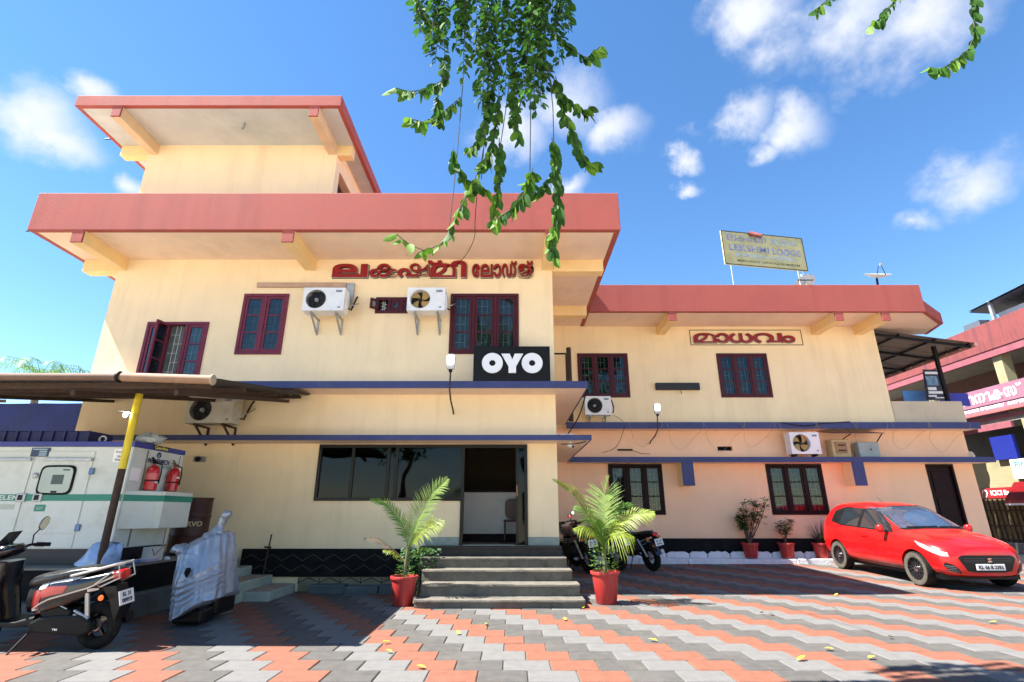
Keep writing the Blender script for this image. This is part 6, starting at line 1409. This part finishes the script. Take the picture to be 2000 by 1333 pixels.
for k in range(24): b.quad((XE + .3 + k * .25, 20.9, 5.25), (XE + .42 + k * .25, 20.9, 5.25), (XE + .42 + k * .25, 18.9, 4.4), (XE + .3 + k * .25, 18.9, 4.4)); b.quad((XE + .42 + k * .25, 20.9, 5.25), (XE + .55 + k * .25, 20.9, 5.28), (XE + .55 + k * .25, 18.9, 4.43), (XE + .42 + k * .25, 18.9, 4.4))
b.build('roof_sheet', mat('dark_corrugated', (.05, .055, .06), .6, var=.2), fs_, False); MB().bar((12.3, 18.8, 4.6), (13.3, 18.8, 5.0), .05).build('rail', GALV, fs_, False); MB().bar((13.3, 18.8, 4.0), (13.3, 18.8, 5.0), .05).build('rail', GALV, fs_, False)

# ---------------------------------------------------------------- neighbouring shops, facade along the depth of the view
XN = 17.0
nb = thing('neighbour_building', 'two-storey shop building with stained pink parapet along the right side', 'building', (19, 17, 0))
NP = mat('stained_pink', (.20, .045, .043), .8, var=.12, scale=2, bump=.1, dirt=(.07, .025, .035), damt=.9, dscale=2.2, streak=True)
NPK = mat('pink_fascia', (.24, .07, .09), .8, var=.15, scale=3)
NY = mat('pale_yellow_wall', (.26, .24, .14), .85, var=.12, scale=2, dirt=(.3, .29, .2), damt=.5, dscale=1.5)
ND = mat('shop_dark', (.02, .022, .025), .7, var=.4)
yb, yf_ = 32.0, 9.0
MB().box(XN, XN + .2, yf_, yb, 6.87, 7.84).build('parapet', NP, nb, False, bevel=.01)
MB().box(XN + .2, XN + 8, yf_, yb, 6.87, 6.97).build('roof_slab', CONC, nb, False)
MB().box(XN + .03, XN + .2, yf_, yb, 6.62, 6.868).build('roof_edge', NPK, nb, False)
MB().box(XN + 2.6, XN + 2.7, yf_, yb, 4.5, 6.9).build('upper_wall', mat('upper_wall_dark', (.10, .045, .04), .8, var=.2), nb, False)
MB().box(XN + .1, XN + 8, yf_, yb, 4.36, 4.5).build('floor_slab', CONC, nb, False)
for y in (14.2, 17.35, 20.6, 24, 28): MB().box(XN + .15, XN + .5, y, y + .34, 4.5, 6.868).build('pillar', NY, nb, False)
MB().box(XN + .03, XN + .12, 17.6, 22, 4.15, 4.36).build('floor_edge', NPK, nb, False)
MB().box(XN + .05, XN + .1, 9, yb, 4.5, 4.62).build('balcony_kerb', NPK, nb, False)
for k in range(20): MB().bar((XN + .1, 19.6 + k * .14, 4.62), (XN + .1, 19.6 + k * .14, 5.75), .02).build('railing_bar', BLKM, nb, False)
MB().box(XN + 1.4, XN + 1.5, yf_, yb, 0, 4.36).build('lower_wall', ND, nb, False)
for y in (14, 17.0, 20.4, 24): MB().box(XN + .1, XN + .4, y, y + .28, 0, 4.36).build('pillar', NY, nb, False)
MB().box(XN + .12, XN + .22, 17.9, 20.3, 2.12, 3.15).build('lower_parapet', NY, nb, False)
MB().box(XN + .125, XN + .215, 17.9, 21, 1.9, 2.118).build('lower_band', mat('off_white_band', (.6, .58, .5), .8), nb, False)
# roof-top shed and tank
MB().box(XN + .8, XN + 4, 12, 17.6, 7.0, 8.3).build('roof_room', mat('roof_room_white', (.55, .57, .6), .8, var=.1), nb, False)
b = MB(); b.quad((XN + .3, 11.8, 8.85), (XN + 4.2, 11.8, 8.5), (XN + 4.2, 18.2, 8.35), (XN + .3, 18.2, 8.55)); b.quad((XN + .3, 18.2, 8.61), (XN + 4.2, 18.2, 8.41), (XN + 4.2, 11.8, 8.56), (XN + .3, 11.8, 8.91)); b.build('roof_shed_sheet', mat('navy_sheet', (.012, .015, .035), .6), nb, False)
for y in (13, 17.4): MB().bar((XN + .4, y, 7.84), (XN + .4, y, 8.7), .1).build('roof_shed_post', GALV, nb, False)
MB().box(XN + .3, XN + .7, 17.9, 18.6, 7.84, 8.15).build('roof_box', mat('roof_box_dark', (.08, .1, .13), .6), nb, False)
RX_ = Matrix.Rotation(R(-90), 3, 'Z')
sg = thing('pink_shop_sign', 'long pink shop signboard with white Malayalam lettering on the neighbour balcony', 'sign', (XN - .1, 17, 4.7))
MB().box(XN - .1, XN + .02, 10.5, 19.55, 4.70, 5.60).build('panel', mat('sign_pink', (.27, .125, .18), .5, var=.08, scale=2), sg, False); MB().box(XN - .11, XN - .1, 10.5, 19.56, 4.70, 4.80).build('lower_trim', mat('sign_coral', (.55, .12, .12), .5), sg, False); MB().box(XN - .112, XN - .101, 10.5, 19.5, 4.985, 5.0).build('rule', BLKM, sg, False)
y = 19.3
for ch, w in (('വ', .5), ('ി', .2), ('ന', .5), ('ി', .2), ('ക', .5), ('സ', .5), ('്', .2), (' ', .25), ('ട', .45), ('െ', .3), ('ക', .5), ('സ', .5)):
    if ch != ' ': letters(ch, (XN - .104, y - w / 2, 5.28 if ch != '്' else 5.45), w * .9, .34 if ch != '്' else .1, OW, sg, 'letter', .006, .03, False, RX_)
    y -= w
[letters(tx, (XN - .104, yy, 4.90), w, .11, OW, sg, 'lettering', .003, .02, False, RX_) for tx, yy, w in (('MACHINE', 18.85, .7), ('EMBROIDERY', 17.95, .95), ('GARMENTS', 16.95, .85), ('CITY', 16.2, .4), ('TOWER', 15.6, .5))]
nb2 = tag(MB().box(XN - .02, XN + .08, 17.66, 18.52, 3.11, 3.90).build('blue_signboard', mat('board_blue', (.008, .018, .2), .4, var=.08)), 'plain bright blue signboard on the neighbour ground floor', 'sign'); 
wb = thing('white_banner', 'white banner with blue lettering below the blue signboard', 'banner', (XN, 17.6, 2.6)); MB().box(XN - .03, XN + .0, 16.2, 18.0, 2.45, 3.08).build('sheet', OW, wb, False); letters('FINE', (XN - .034, 17.55, 2.9), .6, .2, mat('banner_blue', (.05, .25, .45), .5), wb, ext=.002, bold=.03, local=False, rot=RX_)
ic = thing('bank_sign', 'red bank sign reading ICICI Bank in white at the far right', 'sign', (XN, 18.9, 1.85))
MB().box(XN - .06, XN + .04, 17.9, 19.6, 1.85, 2.2).build('panel', mat('bank_red', (.28, .008, .014), .4, var=.08), ic, False); letters('ICICI Bank', (XN - .064, 18.55, 2.03), .95, .17, OW, ic, ext=.003, bold=.03, local=False, rot=RX_)
b = MB(); b.tube([(XN - .066, 19.25 + .09 * math.cos(q * PI / 8), 2.02 + .12 * math.sin(q * PI / 8)) for q in range(13)], .018, 6); b.build('emblem', OW, ic, False); MB().box(XN - .066, XN - .061, 19.23, 19.27, 1.94, 2.06).build('emblem_stroke', mat('emblem_orange', (.6, .25, .02), .5), ic, False)
um = thing('shop_umbrella', 'red and white striped awning edge beside the bank sign', 'awning', (XN - .3, 17.4, 1.7)); b = MB(); b.add([(XN - .5, 15, 1.75), (XN - .5, 18.1, 1.75), (XN, 18.1, 2.35), (XN, 15, 2.35), (XN - .5, 15, 1.6), (XN - .5, 18.1, 1.6)], [(0, 1, 2, 3), (0, 4, 5, 1), (3, 2, 1, 0)]); b.build('cloth', MATS['bank_red'], um, False); MB().box(XN - .505, XN - .5, 15, 18.1, 1.6, 1.66).build('valance', OW, um, False)
gt = thing('iron_gate', 'rusty yellowish iron gate of upright bars at the far right', 'gate', (XN - .2, 18.9, 0))
GT = mat('gate_ochre', (.22, .17, .07), .8, var=.35, scale=6)
MB().box(XN - .12, XN - .1, 17.6, 19.75, .45, 1.82).build('gate_sheet', GT, gt, False)
for k in range(12): MB().bar((XN - .14, 17.62 + k * .19, .4), (XN - .14, 17.62 + k * .19, 1.84), .035).build('gate_bar', RUST, gt, False)
for z in (.5, .95, 1.45): MB().bar((XN - .16, 17.6, z), (XN - .16, 19.75, z), .04).build('gate_rail', RUST, gt, False)
tag(MB().box(XN - .5, XN - .05, 14.8, 19.9, .1, .42).build('gate_wall', CONC, bevel=.02), 'low concrete wall under the iron gate', 'wall')
def dish2(): 
    t = thing('white_basin', 'white satellite dish face on the neighbour ledge', 'satellite dish', (XN - .2, 19.3, 3.2)); b = MB(); b.T = Matrix.Rotation(R(-70), 4, 'Y'); b.lathe([(.3 * q / 5, .1 * (q / 5) ** 2) for q in range(6)], 20, cap=False); b.build('reflector', WHITE, t, smooth=True); MB().tube([(0, 0, 0), (.25, 0, -.1)], .02).build('arm', BLKM, t)
dish2()
# coconut palm far behind the shed roof
cp = thing('coconut_palm', 'coconut palm crown rising far behind the shed roof on the left', 'palm tree', (-22.6, 24, 0)); MB().tube([(0, 0, -.05), (.2, 0, 4), (0, 0, 7.6)], [.22, .17, .13], 10).build('trunk', WOOD, cp, smooth=True)
for k in range(11):
    a = k * 2 * PI / 11; r_ = 1.7; frond(cp, (0, 0, 7.5), V((0, 0, 7.6), (.5 * math.cos(a) * r_, .5 * math.sin(a) * r_, 8.15), (math.cos(a) * r_, math.sin(a) * r_, 8.1), (1.35 * math.cos(a) * r_, 1.35 * math.sin(a) * r_, 7.5)), .55, LEAFG, 22, .7, .3, .03, 60 + k, .1)

# ---------------------------------------------------------------- small fittings and cables
cc = thing('security_camera', 'white security camera under the lower ledge corner', 'camera', (1.12, 10.0, 2.655)); MB().tube([(0, 0, 0), (0, 0, -.05)], .015).build('mount', WHITE, cc); b = MB(); b.T = Matrix.Translation((0, -.02, -.08)) @ Matrix.Rotation(R(25), 4, 'X') @ Matrix.Rotation(R(30), 4, 'Z'); b.tube([(0, .07, 0), (0, -.07, 0)], .032, 12); b.build('camera_body', WHITE, cc, smooth=True); b = MB(); b.T = Matrix.Translation((0, -.02, -.08)) @ Matrix.Rotation(R(25), 4, 'X') @ Matrix.Rotation(R(30), 4, 'Z'); b.tube([(0, -.07, 0), (0, -.075, 0)], .026, 12); b.build('lens', BLKM, cc)
def cable(label, pts, r=.007, m=BLKM):
    P = [Vector(p) for p in pts]; Q = []
    for i in range(len(P) - 1):
        for k in range(6):
            t = k / 6; a, b_, c_, d_ = P[max(i - 1, 0)], P[i], P[i + 1], P[min(i + 2, len(P) - 1)]
            Q.append(.5 * ((2 * b_) + (c_ - a) * t + (2 * a - 5 * b_ + 4 * c_ - d_) * t * t + (3 * b_ - a - 3 * c_ + d_) * t ** 3))
    Q.append(P[-1]); tag(MB().tube(Q, r, 5).build('cable', m, smooth=True), label, 'cable')
cable('black cable from the foliage to the wall above the name sign', [onY(960, 200, 6), onY(935, 350, 8.0), onY(928, 430, 8.95), (-.75, 9.1, 6.55), (-.95, 9.6, 6.45), (-1.2, 10.3, 6.60)])
cable('black cable bundle dropping behind the ledge ends', [(1.46, 9.9, 3.62), (1.42, 11, 3.3), (1.2, 12.5, 2.9), (1.5, 13.5, 2.8)], .014)
cable('black cable along the underside of the lower ledge end', [(1.40, 9.85, 2.64), (1.2, 9.9, 2.6), (.95, 10.1, 2.62)], .01)
cable('sagging black cable on the upper wing ledge', [(7.4, 14.18, 3.72), (8.0, 14.15, 3.62), (8.6, 14.18, 3.70), (9.3, 14.17, 3.74)], .012)
cable('thin wire looping down the wing wall by the air conditioner', [(2.9, 14.6, 4.0), (3.1, 14.3, 3.75), (3.05, 14.17, 3.5), (2.9, 14.6, 3.1), (2.5, 14.63, 2.95)], .006)
FW = mat('festoon_wire', (.42, .33, .22), .7)
for i in range(9):
    x = 3.2 + i * 1.03; w = .9 + .1 * (i % 3); q = ['first', 'second', 'third', 'fourth', 'fifth', 'sixth', 'seventh', 'eighth', 'ninth'][i]
    cable('thin festoon wire loop on the wing wall, %s from the left' % q, [(x, 14.18, 3.74), (x + .06, 14.175, 3.56), (x + .2, 14.5, 3.3 - .06 * (i % 2)), (x + w * .5, 14.63, 3.12 - .08 * (i % 3)), (x + w * .85, 14.5, 3.35), (x + w, 14.175, 3.57), (x + w + .03, 14.18, 3.74)], .0035, FW)
pi_ = thing('corner_pipe', 'rusty vertical pipe with bare frame behind the hotel sign corner', 'pipe', (1.55, 13.9, 3.75)); MB().tube([(1.62, 14.1, 3.74), (1.62, 14.1, 5.85)], .07, 10).build('pipe', RUST, pi_, False, smooth=True)
MB().bar((1.0, 13.7, 5.55), (1.5, 13.7, 5.55), .04).build('frame_bar', BLKM, pi_, False); MB().bar((1.5, 13.7, 3.76), (1.5, 13.7, 5.55), .05).build('frame_bar', RUST, pi_, False)
# reception furniture seen through the doorway
rc = thing('reception_counter', 'white fronted reception counter with dark top inside the doorway', 'counter', (-1, 12.2, .785))
MB().box(-2.6, .15, 11.9, 12.4, .93, 1.79).build('counter_front', mat('counter_white', (.72, .72, .70), .5, var=.06, scale=3), rc, False); MB().box(-2.65, .2, 11.84, 12.45, 1.79, 1.84).build('counter_top', DARK, rc, False, bevel=.006); MB().box(-2.58, .13, 11.93, 12.38, .785, .93).build('counter_plinth', DARK, rc, False)
ch_ = thing('reception_chair', 'brown moulded chair standing right inside the doorway', 'chair', (.02, 11.45, .785)); CHM = mat('chair_brown', (.10, .045, .03), .45, var=.2)
MB().box(-.2, .22, -.2, .2, .40, .44).build('seat', CHM, ch_, bevel=.02); b = MB(); b.prism([(p.x, p.z) for p in ring((.02, 0, .66), (1, 0, 0), (0, 0, 1), .19, .2, 18, 4)], .19, .22, 'y'); b.build('backrest', CHM, ch_, bevel=.008)
for x in (-.17, .19):
    for y in (-.17, .2): MB().tube([(x, y, 0), (x * .97, y, .42)], .018, 8).build('leg', CHM, ch_)
